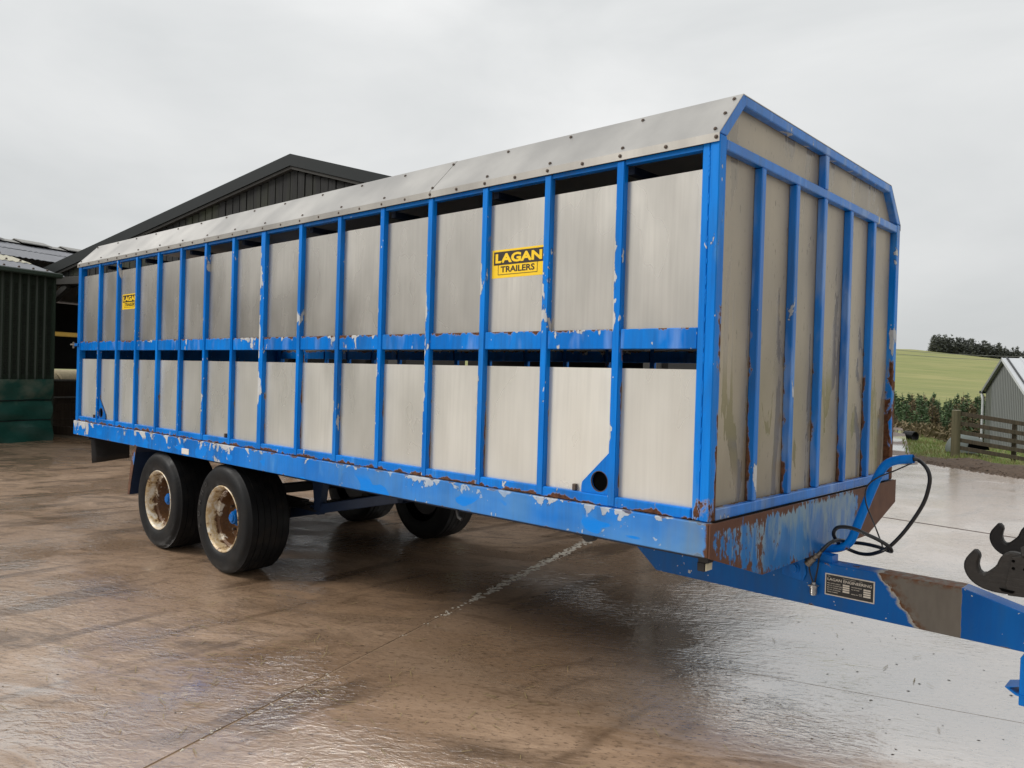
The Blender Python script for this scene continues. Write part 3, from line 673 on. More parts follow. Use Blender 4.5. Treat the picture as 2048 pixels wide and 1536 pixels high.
# wheels
TR = 0.419
def wheel(x, far, notched):
    w_ = bpy.data.objects.new('wheel', None); C.objects.link(w_); w_.parent = tr; w_.location = (x, WID-0.012 if far else 0.012, TR)
    if far: w_.rotation_euler = (0, 0, math.pi)
    prof = [(0.250, 0.026), (0.262, 0.012), (0.300, 0.001), (0.345, -0.004), (0.378, 0.004), (0.398, 0.016), (0.4085, 0.034)]
    yg = 0.040
    for k in range(6):
        r0 = TR-0.003 if k in (0, 5) else TR
        prof += [(r0, yg), (r0, yg+0.046)]
        if k < 5: prof += [(r0-0.009, yg+0.0465), (r0-0.009, yg+0.0500)]
        yg += 0.0505
    prof += [(0.4085, yg+0.002), (0.398, yg+0.016), (0.370, yg+0.032), (0.300, yg+0.038), (0.250, yg+0.012)]
    md = None
    if notched: md = lambda k, i, r: r-0.010 if (i in (5, 6) and k % 2) else r
    MB().lathe(prof, 120 if notched else 72, mod=md).build('tyre', M['tyre'], w_)
    rm = [(0.250, 0.034), (0.256, 0.014), (0.250, 0.010), (0.240, 0.018), (0.232, 0.030), (0.226, 0.090), (0.205, 0.100), (0.196, 0.150), (0.188, 0.172), (0.150, 0.178), (0.105, 0.165), (0.085, 0.160), (0.0001, 0.160)]
    ri = MB().lathe(rm, 64).build('rim', M['rim'], w_)
    for k in range(8):
        a = 2*math.pi*k/8+0.2; c = (0.125*math.cos(a), 0.0, 0.125*math.sin(a))
        MB().lathe([(0.0001, 0.140), (0.011, 0.142), (0.012, 0.175)], 6, c, smooth=False).build('wheel_nut', M['bolt'], ri)
    hb = [(0.0001, 0.086), (0.030, 0.087), (0.034, 0.091), (0.036, 0.098), (0.047, 0.100), (0.050, 0.108), (0.052, 0.135), (0.066, 0.138), (0.068, 0.166)]
    MB().lathe(hb, 28).build('hub', M['blue_hub'], w_)
    MB().lathe([(0.0001, 0.30), (0.19, 0.30), (0.20, 0.20)], 32).build('brake_drum', M['axle'], w_)
    return w_
M['blue_hub'] = blue_mat('blue_hub_paint', 0.74, 0.66, 0.6, seed=12, deep=0.6)
AX1, AX2 = -4.125, -5.26
W1 = wheel(AX1, False, False); W2 = wheel(AX2, False, True); wheel(AX1, True, False); wheel(AX2, True, False)
# raised sidewall letters on the near front tyre
for k, ch in enumerate('KUMHO'):
    v, f = text_mesh(ch, 0.038, 0.034, 0.03); a = R(196-k*15.5); rr = 0.318
    er = Vector((math.cos(a), 0, math.sin(a))); et = Vector((math.sin(a), 0, -math.cos(a)))
    MB().add([tuple(er*(rr+b) + et*(q-0.019) + Vector((0, -0.0058, 0))) for q, b, c in v], f).build('raised_letter', M['tyre_letters'], W1)
# running gear
for x in (AX1, AX2): MB().box(x-0.045, x+0.045, 0.30, WID-0.30, TR-0.045, TR+0.045).build('axle', M['axle'], tr, bevel=0.008)
for y in (0.62, WID-0.62):
    MB().box(-6.6, -0.30, y-0.04, y+0.04, 0.70, 0.849).build('chassis_beam', M['black_steel'], tr, bevel=0.006)
    for x in (AX1, AX2):
        sp = MB()
        for k in range(5): sp.box(x-0.42+k*0.05, x+0.42-k*0.05, y-0.035, y+0.035, TR+0.050+k*0.014, TR+0.062+k*0.014)
        sp.build('leaf_spring', M['axle'], tr)
        MB().prism([(x+0.36, y-0.03, 0.70), (x+0.50, y-0.03, 0.70), (x+0.45, y-0.03, 0.45), (x+0.40, y-0.03, 0.45)], (0, 0.06, 0)).build('spring_hanger', M['black_steel'], tr)
    MB().bar((AX1, y, TR-0.02), (-2.75, y+(0.02 if y < 1 else -0.02), 0.70), 0.05, 0.075).build('radius_arm', M['black_steel'], tr, bevel=0.006)
for x in (-0.8, -1.7, -2.6, -3.45, -5.7, -6.5): MB().box(x-0.03, x+0.03, 0.052, WID-0.052, 0.86, 0.95).build('cross_member', M['black_steel'], tr)
MB().tube([(-1.53, 0.03, 0.855), (-1.525, 0.03, 0.83), (-1.515, 0.03, 0.805), (-1.49, 0.03, 0.795)], 0.010, 8).build('rope_hook', M['axle'], tr)
MB().lathe([(0.0001, -0.02), (0.035, -0.02), (0.035, 0.02), (0.0001, 0.02)], 18, (-0.66, 0.07, 0.842)).build('lamp_stub', M['axle'], tr)
# mudguard behind the rear wheel and rubber flap at the tail
mg = MB().prism([(-5.690, 0.015, 0.85), (-5.740, 0.015, 0.80), (-5.835, 0.015, 0.41), (-5.825, 0.015, 0.40), (-5.730, 0.015, 0.79), (-5.680, 0.015, 0.845)], (0, 0.40, 0)).build('mudguard', M['black_steel'], tr)
MB().prism([(-5.690, 0.010, 0.848), (-5.780, 0.010, 0.80), (-5.865, 0.010, 0.40), (-5.825, 0.010, 0.40), (-5.750, 0.010, 0.66), (-5.710, 0.010, 0.79)], (0, 0.004, 0)).build('mudguard_lip', M['blue_front'], mg)
fv = []
for k in range(9):
    f = k/8; y_ = 0.135+0.39*f; b_ = 0.012*math.sin(f*7)
    for j in range(5):
        g = j/4; fv.append((-7.15+b_*g+0.02*g*math.sin(f*3), y_+0.02*g*(1-f), 0.851-0.30*g+0.035*f*g))
MB().add(fv, [(k*5+j, (k+1)*5+j, (k+1)*5+j+1, k*5+j+1) for k in range(8) for j in range(4)], True).build('rubber_flap', M['rubber_flap'], tr).modifiers.new('thick', 'SOLIDIFY').thickness = 0.008
MB().box(-7.19, -7.14, 0.12, 0.56, 0.80, 0.851).build('flap_bracket', M['axle'], tr)
MB().box(-0.090, -0.045, 0.070, 0.120, 0.815, 0.851).build('lamp_bracket', M['axle'], tr)
lp = MB().box(-0.095, -0.060, 0.070, 0.130, 0.776, 0.814).build('marker_lamp', M['axle'], tr, bevel=0.003)
MB().box(-0.0590, -0.054, 0.074, 0.128, 0.779, 0.811).build('lens', M['cream_lamp'], lp, bevel=0.002)

# drawbar
yd0, yd1 = 1.13, 1.25
db = MB().prism([(x, yd0, z) for x, z in ((-1.16, 0.70), (-1.10, 0.57), (-0.951, 0.445), (0.20, 0.4365), (1.45, 0.4365), (1.45, 0.47), (0.672, 0.668), (-0.10, 0.668), (-0.12, 0.70))], (0, yd1-yd0, 0)).build('drawbar', M['blue_drawbar'], tr, bevel=0.004)
MB().box(-0.45, -0.012, yd0+0.01, yd1-0.01, 0.668, 0.85).build('drawbar_spring_box', M['black_steel'], db)
bk = MB().prism([(x, yd0-0.010, z) for x, z in ((-0.175, 0.690), (-0.175, 0.572), (-0.06, 0.556), (-0.045, 0.60), (-0.06, 0.690))], (0, 0.009, 0)).build('pivot_bracket', M['blue_plain'], db, bevel=0.002)
MB().lathe([(0.0001, -0.018), (0.020, -0.018), (0.020, -0.008), (0.028, -0.007), (0.028, 0.0)], 18, (-0.109, yd0-0.0105, 0.618)).build('pivot_bolt', M['blue_plain'], bk)
MB().lathe([(0.0001, -0.008), (0.028, -0.006), (0.030, 0.0)], 18, (-1.05, yd0-0.001, 0.675)).build('pivot_bolt', M['blue_plain'], db)
MB().lathe([(0.0001, -0.012), (0.016, -0.010), (0.018, 0.0)], 12, (-0.62, yd0-0.001, 0.56)).build('plug_bolt', M['axle'], db)
# name plate
npx0, npx1, npz0, npz1, npy = 0.050, 0.292, 0.511, 0.621, yd0-0.003
npl = MB().box(npx0, npx1, npy, npy+0.0025, npz0, npz1).build('name_plate', M['plate_silver'], db, bevel=0.0008)
pw_, ph_ = npx1-npx0, npz1-npz0
MB().box(npx0+0.006, npx1-0.006, npy-0.0008, npy-0.0001, npz0+0.006, npz1-0.006).build('plate_field', M['plate_black'], npl)
def ptext(s, u0, v0, wd, ht, bold=0.0):
    v, f = text_mesh(s, wd*pw_, ht*ph_, bold)
    MB().add([(npx0+u0*pw_+a, npy-0.0014, npz0+v0*ph_+b) for a, b, c in v], f).build('lettering', M['plate_silver'], npl)
ptext('LAGAN ENGINEERING', 0.055, 0.685, 0.89, 0.125, 0.012)
ptext('TEL.', 0.06, 0.855, 0.06, 0.035); ptext('MANUFACTURED BY', 0.37, 0.855, 0.26, 0.035); ptext('FAX.', 0.70, 0.855, 0.06, 0.035)
for k, s in enumerate(('MAX. GROSS WEIGHT', 'MAX. WT. ON FRONT AXLE', 'MAX. WT. ON REAR AXLE', 'MAX. WT. ON DRAWBAR', 'SERIAL NUMBER')):
    ptext(s, 0.055, 0.545-k*0.098, (0.27, 0.30, 0.29, 0.27, 0.22)[k], 0.042, 0.02)
for k, s in enumerate(('UNLADEN WEIGHT', 'NO. OF AXLES', '', 'SERIAL NO.')):
    if s: ptext(s, 0.545, 0.545-k*0.105, (0.21, 0.16, 0, 0.14)[k], 0.042, 0.02)
ptext('CE', 0.70, 0.225, 0.055, 0.095)
bm_ = MB()
for k in range(4):
    bm_.box(npx0+0.37*pw_, npx0+0.505*pw_, npy-0.0014, npy-0.0009, npz0+(0.545-k*0.098)*ph_, npz0+(0.615-k*0.098)*ph_)
    bm_.box(npx0+0.785*pw_, npx0+0.925*pw_, npy-0.0014, npy-0.0009, npz0+(0.51-k*0.098)*ph_, npz0+(0.58-k*0.098)*ph_)
bm_.build('stamping_boxes', M['plate_silver'], npl)
# skid leg below the drawbar nose
leg = MB().prism([(0.925, yd0, 0.4355), (0.905, yd0, 0.41), (0.903, yd0, 0.20), (1.02, yd0, 0.20), (1.02, yd0, 0.4355)], (0, 0.11, 0)).build('skid_leg', M['blue_plain'], db, bevel=0.003)
MB().prism([(0.903, yd0-0.004, 0.283), (0.850, yd0-0.004, 0.268), (0.890, yd0-0.004, 0.243), (0.960, yd0-0.004, 0.232), (1.06, yd0-0.004, 0.232), (1.06, yd0-0.004, 0.2402), (0.962, yd0-0.004, 0.2402), (0.893, yd0-0.004, 0.251), (0.866, yd0-0.004, 0.268)], (0, 0.118, 0)).build('skid_shoe', M['blue_plain'], leg)
# hose stand-pipe and hoses
PIPE = [(-0.03, 1.25, 0.716), (0.003, 1.25, 0.718), (0.063, 1.25, 0.732), (0.11, 1.25, 0.758), (0.136, 1.25, 0.798), (0.168, 1.25, 0.892), (0.199, 1.25, 0.984), (0.234, 1.25, 1.083), (0.266, 1.25, 1.158), (0.301, 1.25, 1.199), (0.352, 1.25, 1.219), (0.414, 1.25, 1.229)]
pp = smooth_pts(PIPE, 5)
M['blue_pipe'] = blue_mat('blue_pipe_paint', 0.74, 0.72, 0.66, rust_edge=band(2, 0.72, 0.95, 0.14), seed=15)
hp = MB().tube(pp, 0.022, 16, cap=False).tube(pp, 0.018, 16, cap=False).build('hose_pipe', M['blue_pipe'], tr)
MB().box(-0.015, 0.075, yd0+0.02, yd1-0.02, 0.668, 0.705).build('pipe_foot', M['blue_plain'], hp)
HOSE = [(0.36, 1.25, 1.216), (0.414, 1.25, 1.227), (0.441, 1.25, 1.222), (0.481, 1.22, 1.193), (0.496, 1.22, 1.153), (0.494, 1.22, 1.104), (0.476, 1.22, 1.03), (0.44, 1.22, 0.954), (0.39, 1.22, 0.87), (0.341, 1.22, 0.804), (0.306, 1.22, 0.771), (0.267, 1.24, 0.746), (0.213, 1.27, 0.722), (0.153, 1.3, 0.713), (0.101, 1.3, 0.725), (0.075, 1.26, 0.748), (0.067, 1.2, 0.79), (0.066, 1.18, 0.82), (0.084, 1.17, 0.849), (0.119, 1.17, 0.86), (0.173, 1.17, 0.858), (0.231, 1.17, 0.84), (0.284, 1.18, 0.82), (0.326, 1.2, 0.793), (0.336, 1.22, 0.767), (0.315, 1.24, 0.762), (0.26, 1.26, 0.769), (0.182, 1.29, 0.768), (0.112, 1.3, 0.763), (0.087, 1.2, 0.783), (0.066, 1.13, 0.773), (0.039, 1.09, 0.732)]
MB().tube(smooth_pts(HOSE, 5), 0.0095, 10).build('hydraulic_hose', M['hose'], tr)
THIN = [(0.406, 1.25, 1.207), (0.322, 1.26, 1.159), (0.261, 1.22, 1.124), (0.22, 1.2, 1.082), (0.212, 1.19, 1.039), (0.223, 1.18, 0.986), (0.255, 1.18, 0.912), (0.277, 1.2, 0.843), (0.294, 1.22, 0.781)]
MB().tube(smooth_pts(THIN, 5), 0.0036, 8).build('electric_cable', M['hose'], tr)
a, b = Vector((0.041, 1.088, 0.734)), Vector((-0.028, 1.085, 0.657)); d_ = b-a
MB().tube([a, a+d_*0.28, a+d_*0.29, a+d_*0.42, a+d_*0.43, a+d_*0.52, a+d_*0.53, a+d_*0.85, a+d_*0.86, b], [0.009, 0.009, 0.014, 0.014, 0.010, 0.010, 0.0165, 0.0165, 0.019, 0.019], 14).build('hose_coupling', M['coupling'], tr)
MB().tube(smooth_pts([(0.050, 1.10, 0.750), (0.028, 1.10, 0.700), (0.018, 1.108, 0.64), (0.004, 1.112, 0.565)], 5), 0.0045, 8).tube(smooth_pts([(-0.03, 1.112, 0.68), (-0.025, 1.112, 0.62), (-0.006, 1.112, 0.565)], 5), 0.004, 8).build('electric_cable', M['hose'], tr)
MB().lathe([(0.0001, 0.568), (0.010, 0.566), (0.012, 0.556), (0.019, 0.553), (0.0195, 0.535), (0.018, 0.533), (0.018, 0.510), (0.015, 0.500), (0.0001, 0.498)], 16, (0.0, 1.107, 0), axis='z').build('light_plug', M['plug'], tr)
MB().box(-0.022, 0.022, 1.088, 1.126, 0.546, 0.551).build('plug_flap', M['plug'], tr)

# ------------------------------------------------------------------ tractor lift-arm claws
HOOK = [(0.772, 0.905), (0.785, 0.895), (0.794, 0.882), (0.791, 0.863), (0.786, 0.849), (0.789, 0.827), (0.797, 0.81), (0.809, 0.806), (0.825, 0.819), (0.839, 0.834), (0.846, 0.841), (0.853, 0.847), (0.859, 0.867), (0.869, 0.891), (0.882, 0.904), (0.902, 0.915), (0.927, 0.913), (0.95, 0.908), (0.997, 0.9), (1.084, 0.88), (1.088, 0.746), (1.002, 0.735), (0.955, 0.737), (0.93, 0.741), (0.88, 0.735), (0.833, 0.737), (0.799, 0.745), (0.77, 0.76), (0.749, 0.781), (0.736, 0.806), (0.732, 0.828), (0.736, 0.853), (0.749, 0.875), (0.763, 0.894)]
def claw(dx, y, dz, label):
    t_ = thing('lift_arm_claw', label, 'hitch claw', (dx, y, dz), group='lift arm claws of a tractor')
    MB().prism([(x, 0, z) for x, z in HOOK], (0, 0.046, 0)).build('claw', M['claw'], t_, bevel=0.008)
    MB().prism([(x, -0.0075, z) for x, z in ((0.90, 0.735), (0.89, 0.78), (0.91, 0.895), (0.945, 0.905), (1.09, 0.875), (1.09, 0.745), (0.95, 0.738))], (0, 0.007, 0)).build('cheek_plate', M['claw'], t_, bevel=0.002)
    MB().prism([(0.868, -0.0110, 0.762), (0.925, -0.0110, 0.757), (0.915, -0.0110, 0.747), (0.878, -0.0110, 0.750)], (0, 0.0035, 0)).build('latch_slot', M['dark_hole'], t_)  # black plate painted as the shade inside the slot
    for x, z in ((0.915, 0.880), (0.916, 0.850), (0.955, 0.852)): MB().lathe([(0.0001, -0.011), (0.005, -0.011), (0.006, -0.0076)], 10, (x, 0, z)).build('rivet', M['dark_hole'], t_)
    MB().bar((1.06, 0.023, 0.815), (2.1, 0.023, 0.80), 0.05, 0.10).build('lift_arm', M['claw'], t_, bevel=0.006)
    MB().tube([(0.955, -0.01, 0.905), (0.948, 0.0, 0.935), (0.965, 0.01, 0.947), (1.10, 0.02, 0.935)], 0.012, 8).build('release_lever', M['claw'], t_)
claw(0.0, 0.85, 0.0, 'nearer dark cast steel hook claw in front of the blue drawbar')
claw(-0.045, 1.55, 0.022, 'further dark cast steel hook claw beyond the blue drawbar')

# ------------------------------------------------------------------ timber barn behind the trailer
def board_mat(name, c1, c2, moss=0.0):
    t = NT(name); p = t.pos(); g = t.noise(t.map(p, (1, 1, 0.05)), 30, 4); b = t.noise(t.map(p, (1, 1, 0.2)), 1.3, 4)
    c = t.mix(t.rng(g, 0.3, 0.7), c1, c2)
    if moss: c = t.mix(t.math('MULTIPLY', t.rng(b, 0.52, 0.70), moss), c, (0.050, 0.058, 0.020))
    return t.done(c, 0.8, 0, t.bump(g, 0.4, 0.01))
M['black_board'] = board_mat('weathered_black_boards', (0.006, 0.006, 0.006), (0.018, 0.018, 0.017), 0.5)
M['verge'] = simple('dark_grey_verge_steel', (0.013, 0.017, 0.018), 0.6, 0.0, 0.25, 2, Specular_IOR_Level=0.3)
M['barn_beam'] = simple('dark_timber_beam', (0.045, 0.043, 0.038), 0.75, 0, 0.35, 5)
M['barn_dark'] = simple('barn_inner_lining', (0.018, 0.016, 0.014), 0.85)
M['straw'] = simple('pale_straw', (0.36, 0.30, 0.19), 0.9, 0, 0.35, 14, 0.6)
M['old_wood'] = board_mat('old_brown_planks', (0.040, 0.026, 0.016), (0.085, 0.058, 0.036))
M['rail_steel'] = simple('galvanised_feed_rail', (0.30, 0.29, 0.27), 0.45, 0.6)
M['barn_floor'] = simple('strawy_barn_floor', (0.10, 0.075, 0.045), 0.85, 0, 0.4, 8, 0.5)
def grp():
    t = NT('yellowed_rooflight'); tr_ = t.n('ShaderNodeBsdfTranslucent'); tr_.inputs[0].default_value = (0.62, 0.50, 0.24, 1)
    mx = t.n('ShaderNodeMixShader'); mx.inputs[0].default_value = 0.75
    t.done((0.55, 0.47, 0.30), 0.5); out = t.t.nodes['Material Output']
    t.t.links.new(t.b.outputs[0], mx.inputs[1]); t.t.links.new(tr_.outputs[0], mx.inputs[2]); t.t.links.new(mx.outputs[0], out.inputs[0]); return t.m
M['grp'] = grp()
GN, GP, GZ, SL, HW = 7.884, -9.14, 5.447, 0.268, 7.05             # gable plane, ridge position, ridge height, slope, half width
barn = thing('timber_barn', 'big black boarded barn with gable end behind the trailer', 'barn', Y(GP, GN), YA)
def B(h, n, z): return (h-GP, n-GN, z)                            # barn-local
D_ = 19.0
for s in (-1, 1):
    e = GP+s*HW; ez = GZ-SL*HW
    MB().prism([B(GP, GN-0.10, GZ-0.02), B(e, GN-0.10, ez-0.02), B(e, GN-0.10, ez-0.08), B(GP, GN-0.10, GZ-0.08)], (0, D_+0.2, 0)).build('roof_slope', M['verge'], barn)
    MB().prism([B(GP, GN-0.16, GZ), B(e, GN-0.16, ez), B(e, GN-0.16, ez-0.21), B(GP, GN-0.16, GZ-0.21)], (0, 0.055, 0)).build('verge_flashing', M['verge'], barn)
    MB().prism([B(GP, GN-0.135, GZ-0.215), B(e, GN-0.135, ez-0.215), B(e, GN-0.135, ez-0.265), B(GP, GN-0.135, GZ-0.265)], (0, 0.10, 0)).build('barge_board', M['barn_beam'], barn)
x = GP-HW+0.12; k = 0
while x < GP+HW-0.2:
    wd = random.uniform(0.148, 0.158); zt = GZ-0.25-SL*max(abs(x-GP), abs(x+wd-GP)); dy = random.uniform(0, 0.012)
    if zt > 3.46: MB().box(x-GP, x+wd-GP, -0.075+dy, -0.05+dy, 3.44+random.uniform(-0.004, 0.004), zt).build('board', M['black_board'], barn)
    x += 0.172
MB().box(-HW+0.1, HW-0.1, -0.09, 0.09, 3.262, 3.43).build('lintel_beam', M['barn_beam'], barn, bevel=0.01)
MB().box(-HW+0.1, HW-0.1, -0.048, -0.03, 3.44, 3.46).build('board_rail', M['barn_beam'], barn)
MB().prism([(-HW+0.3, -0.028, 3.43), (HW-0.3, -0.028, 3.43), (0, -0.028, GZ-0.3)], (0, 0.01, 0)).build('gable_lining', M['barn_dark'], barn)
for hx in (-HW+0.12, -2.3, 2.3, HW-0.35):
    ps = MB().box(hx-0.11, hx+0.11, -0.11, 0.11, 0.0, 3.26).build('post', M['barn_beam'], barn, bevel=0.01)
    MB().bar((hx+0.1, 0, 2.85), (hx+0.75, 0, 3.24), 0.12, 0.12).build('brace', M['barn_beam'], ps)
MB().box(-HW+0.15, HW-0.15, -0.2, D_, -0.10, 0.012).build('floor', M['barn_floor'], barn)
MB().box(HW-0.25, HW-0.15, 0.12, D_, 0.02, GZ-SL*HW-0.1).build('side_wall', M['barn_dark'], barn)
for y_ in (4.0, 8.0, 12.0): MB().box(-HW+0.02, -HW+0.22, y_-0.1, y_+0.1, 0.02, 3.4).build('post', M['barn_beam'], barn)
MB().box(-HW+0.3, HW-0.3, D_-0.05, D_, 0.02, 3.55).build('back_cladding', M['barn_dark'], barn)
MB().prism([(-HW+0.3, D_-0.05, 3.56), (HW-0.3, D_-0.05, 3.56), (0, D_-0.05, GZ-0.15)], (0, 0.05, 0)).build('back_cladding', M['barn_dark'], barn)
# open bay beside the barn, under the neighbouring roof: its far wall has a rooflight strip and an open gap
XL = -22.85-GP
for z0, z1, nm, mt in ((2.56, 3.45, 'bay_cladding', 'barn_dark'), (2.42, 2.559, 'light_sheet', 'grp'), (1.40, 2.419, 'bay_cladding', 'barn_dark'), (0.02, 1.07, 'bay_wall', 'old_wood')):
    MB().box(XL, XL+0.05, 0.0, D_-0.06, z0, z1).build(nm, M[mt], barn)
MB().box(XL+0.06, -HW+0.14, D_-0.05, D_, 0.02, 3.5).build('bay_cladding', M['barn_dark'], barn)
MB().box(XL+0.06, -HW+0.14, -0.2, D_-0.06, -0.10, 0.010).build('floor', M['barn_floor'], barn)
for k in range(5):                                                # rafters
    y_ = 0.5+k*4.4
    for s in (-1, 1): MB().bar((0, y_, GZ-0.22), (s*HW, y_, GZ-SL*HW-0.22), 0.12, 0.24).build('rafter', M['barn_dark'], barn)
MB().box(-4.2, -2.6, 9.0, 10.4, GZ-SL*2.6-0.50, GZ-SL*2.6-0.46).build('rooflight', M['grp'], barn)
fb = thing('feed_barrier', 'brown planked feed barrier with metal rails inside the barn opening', 'feed barrier', Y(-17.6, GN+0.2), YA)
for k, (z0, z1) in enumerate(((0.02, 0.20), (0.21, 0.40), (0.41, 0.58))): MB().box(-0.02-0.004*k, 0.03, 0.0, 9.0, z0, z1).build('plank', M['old_wood'], fb)
for z_, r_ in ((0.74, 0.022), (1.16, 0.030)): MB().tube([(0, 0, z_), (0, 9.0, z_)], r_, 8).build('rail', M['rail_steel'], fb)
for hx in range(0, 10, 3): MB().box(-0.10, -0.034, hx, hx+0.08, 0.02, 1.3).build('post', M['barn_beam'], fb)
kb = MB().box(-1.5, 1.2, -0.03, 0.03, 0.014, 0.20).build('kick_plank', M['old_wood']); kb.location = Y(-15.2, GN+0.16); kb.rotation_euler = (0, 0, YA)
tag(kb, 'low brown plank across the floor of the barn opening', 'plank')
for k in range(1, 3):                                             # straw bales beyond the open gap
    o = MB().lathe([(0.0001, 0), (0.72, 0), (0.76, 0.04), (0.76, 1.16), (0.72, 1.2), (0.0001, 1.2)], 28, (0, 0, 0), 'y').build('straw_bale', M['straw'])
    o.location = Y(-24.6, GN+3.4+k*1.25, 0.60); o.rotation_euler = (0, 0, YA)
    tag(o, 'round pale straw bale seen through the gap in the barn', 'bale', 'round straw bales beyond the barn')

# ------------------------------------------------------------------ green clad shed at the left
def green_clad():
    t = NT('green_louvred_cladding'); p = t.pos(); z = t.sep(p)[2]
    saw = t.math('FRACT', t.math('MULTIPLY', z, 30.0)); slot = t.math('MULTIPLY', t.rng(saw, 0.0, 0.5), t.rng(saw, 0.62, 0.70, 1, 0))
    ln = t.sep(t.obj())[1]; pan = t.math('FRACT', t.math('DIVIDE', ln, 0.172)); pm_ = t.math('MULTIPLY', t.rng(pan, 0.40, 0.44), t.rng(pan, 0.86, 0.90, 1, 0))
    pm_ = t.math('MULTIPLY', pm_, t.math('MULTIPLY', t.rng(z, 1.30, 1.36), t.rng(z, 3.12, 3.18, 1, 0)))
    n_ = t.noise(p, 1.5, 4)
    c = t.mix(n_, (0.010, 0.018, 0.011), (0.021, 0.031, 0.019))
    c = t.mix(t.math('MULTIPLY', pm_, t.rng(saw, 0.58, 0.62)), c, (0.003, 0.004, 0.003))
    return t.done(c, 0.42, 0, t.bump(t.math('MULTIPLY', slot, pm_), 0.7, 0.012))
M['green_clad'] = green_clad()
M['green_trim'] = simple('green_flashing', (0.026, 0.040, 0.028), 0.45)
M['cement'] = simple('grey_fibre_cement', (0.20, 0.205, 0.225), 0.65, 0, 0.18, 2.0)
M['beige_sheet'] = simple('beige_rooflight_sheet', (0.46, 0.43, 0.33), 0.5, 0, 0.12, 2)
M['ridge_cap'] = simple('ridge_vent_cap', (0.27, 0.265, 0.25), 0.65, 0, 0.2)
gs = thing('green_shed', 'dark green ribbed metal shed with grey corrugated roof at the left edge', 'shed', Y(-14.9, 7.25), YA)
def G(a, b, z): return (a, b, z)                                  # local: x towards the yard, y along the wall
rib = [(0.0, 0.0), (0.022, 0.030), (0.048, 0.030), (0.070, 0.0), (0.172, 0.0)]
for k in range(13):                                               # one cladding sheet about a metre wide each
    pr = []; y0 = -(k+1)*1.032
    for j in range(6): pr += [(d, y0+j*0.172+a) for a, d in rib[:-1]]
    pr.append((0.0, y0+1.032-0.004)); pr = [(d, y) for d, y in pr]
    V = [(d, y, z) for z in (0.02, 3.36) for d, y in pr] + [(d-0.004, y, z) for z in (0.02, 3.36) for d, y in pr]; n = len(pr)
    F = [(i, i+1, n+i+1, n+i) for i in range(n-1)] + [(2*n+i+1, 2*n+i, 3*n+i, 3*n+i+1) for i in range(n-1)]
    MB().add(V, F).build('cladding_sheet', M['green_clad'], gs)
MB().box(-0.03, 0.045, 0.0, 0.05, 0.02, 3.36).build('corner_flashing', M['green_trim'], gs)
MB().box(0.13, 0.23, -13.5, 0.08, 3.31, 3.41).build('eaves_gutter', M['green_trim'], gs, bevel=0.02)
MB().box(-8.0, -0.04, -0.02, 0.03, 0.02, 3.36).build('end_wall', M['green_clad'], gs)
MB().prism([(-8.0, -0.02, 3.37), (-0.02, -0.02, 3.37), (-4.0, -0.02, 4.40)], (0, 0.05, 0)).build('end_gable', M['green_trim'], gs)
MB().box(-8.0, -7.95, -13.4, -0.03, 0.02, 3.36).build('back_wall', M['green_trim'], gs)
MB().box(-7.94, -0.05, -13.42, -13.4, 0.02, 3.36).build('end_wall', M['green_trim'], gs)
def course(x0, z0, x1, z1, mat, y1=0.15):
    n = 380; amp = 0.011; V = []; yy_ = [-13.6+(13.6+y1)*i/n for i in range(n+1)]
    for (x, z) in ((x0, z0), (x1, z1)):
        for dz in (0, -0.008): V += [(x, y, z+dz+amp*math.sin(y*2*math.pi/0.146)) for y in yy_]
    m_ = n+1
    F = [(i, i+1, 2*m_+i+1, 2*m_+i) for i in range(n)] + [(m_+i+1, m_+i, 3*m_+i, 3*m_+i+1) for i in range(n)] + [(i+1, i, m_+i, m_+i+1) for i in range(n)]
    return MB().add(V, F, True).build('roof_course', mat, gs)
cs = [(0.16, 0.9), (0.9, 1.45), (1.45, 2.75), (2.75, 4.02)]; SLG = 0.262
for k, (a, b) in enumerate(((0.16, -1.05), (-0.92, -1.75), (-1.62, -2.95), (-2.82, -4.03))):
    course(a, 3.41-SLG*a+0.018*k, b, 3.41-SLG*b+0.004+0.018*k, M['beige_sheet'] if k == 1 else M['cement'], 0.15 if k < 2 else 12.0)
course(-4.0, 3.41+SLG*4.0+0.06, -8.2, 3.43, M['cement'], 12.0)
for k in range(40):
    for (xx, dz) in ((-0.98, 0.036), (-1.70, 0.052), (-0.10, 0.03), (-2.88, 0.07)):
        if k % 1 == 0: MB().lathe([(0.0001, 0.030), (0.020, 0.018), (0.024, -0.01)], 6, (xx, -0.05-k*0.292, 3.41-SLG*xx+dz), 'z').build('roof_bolt', M['bolt'], gs)
for k in range(18):
    y0 = 8.45-k*1.2; rz_ = 3.41+SLG*4.0+0.05
    cp = MB().prism([(-4.02-0.36, y0-0.75, rz_+0.01), (-4.02, y0-0.75, rz_+0.12), (-4.02+0.36, y0-0.75, rz_+0.01), (-4.02+0.36, y0-0.75, rz_-0.012), (-4.02, y0-0.75, rz_+0.10), (-4.02-0.36, y0-0.75, rz_-0.012)], (0, 0.75, 0)).build('ridge_vent', M['ridge_cap'], gs)
    MB().prism([(-4.30, y0-1.2, rz_-0.02), (-4.02, y0-1.2, rz_+0.07), (-3.74, y0-1.2, rz_-0.02)], (0, 0.449, 0)).build('ridge_cap', M['ridge_cap'], gs)
    MB().box(-4.15, -3.85, y0-0.74, y0-0.01, rz_-0.04, rz_+0.05).build('vent_throat', M['dark_hole'], cp)  # black box filling the vent gap, in place of its shade
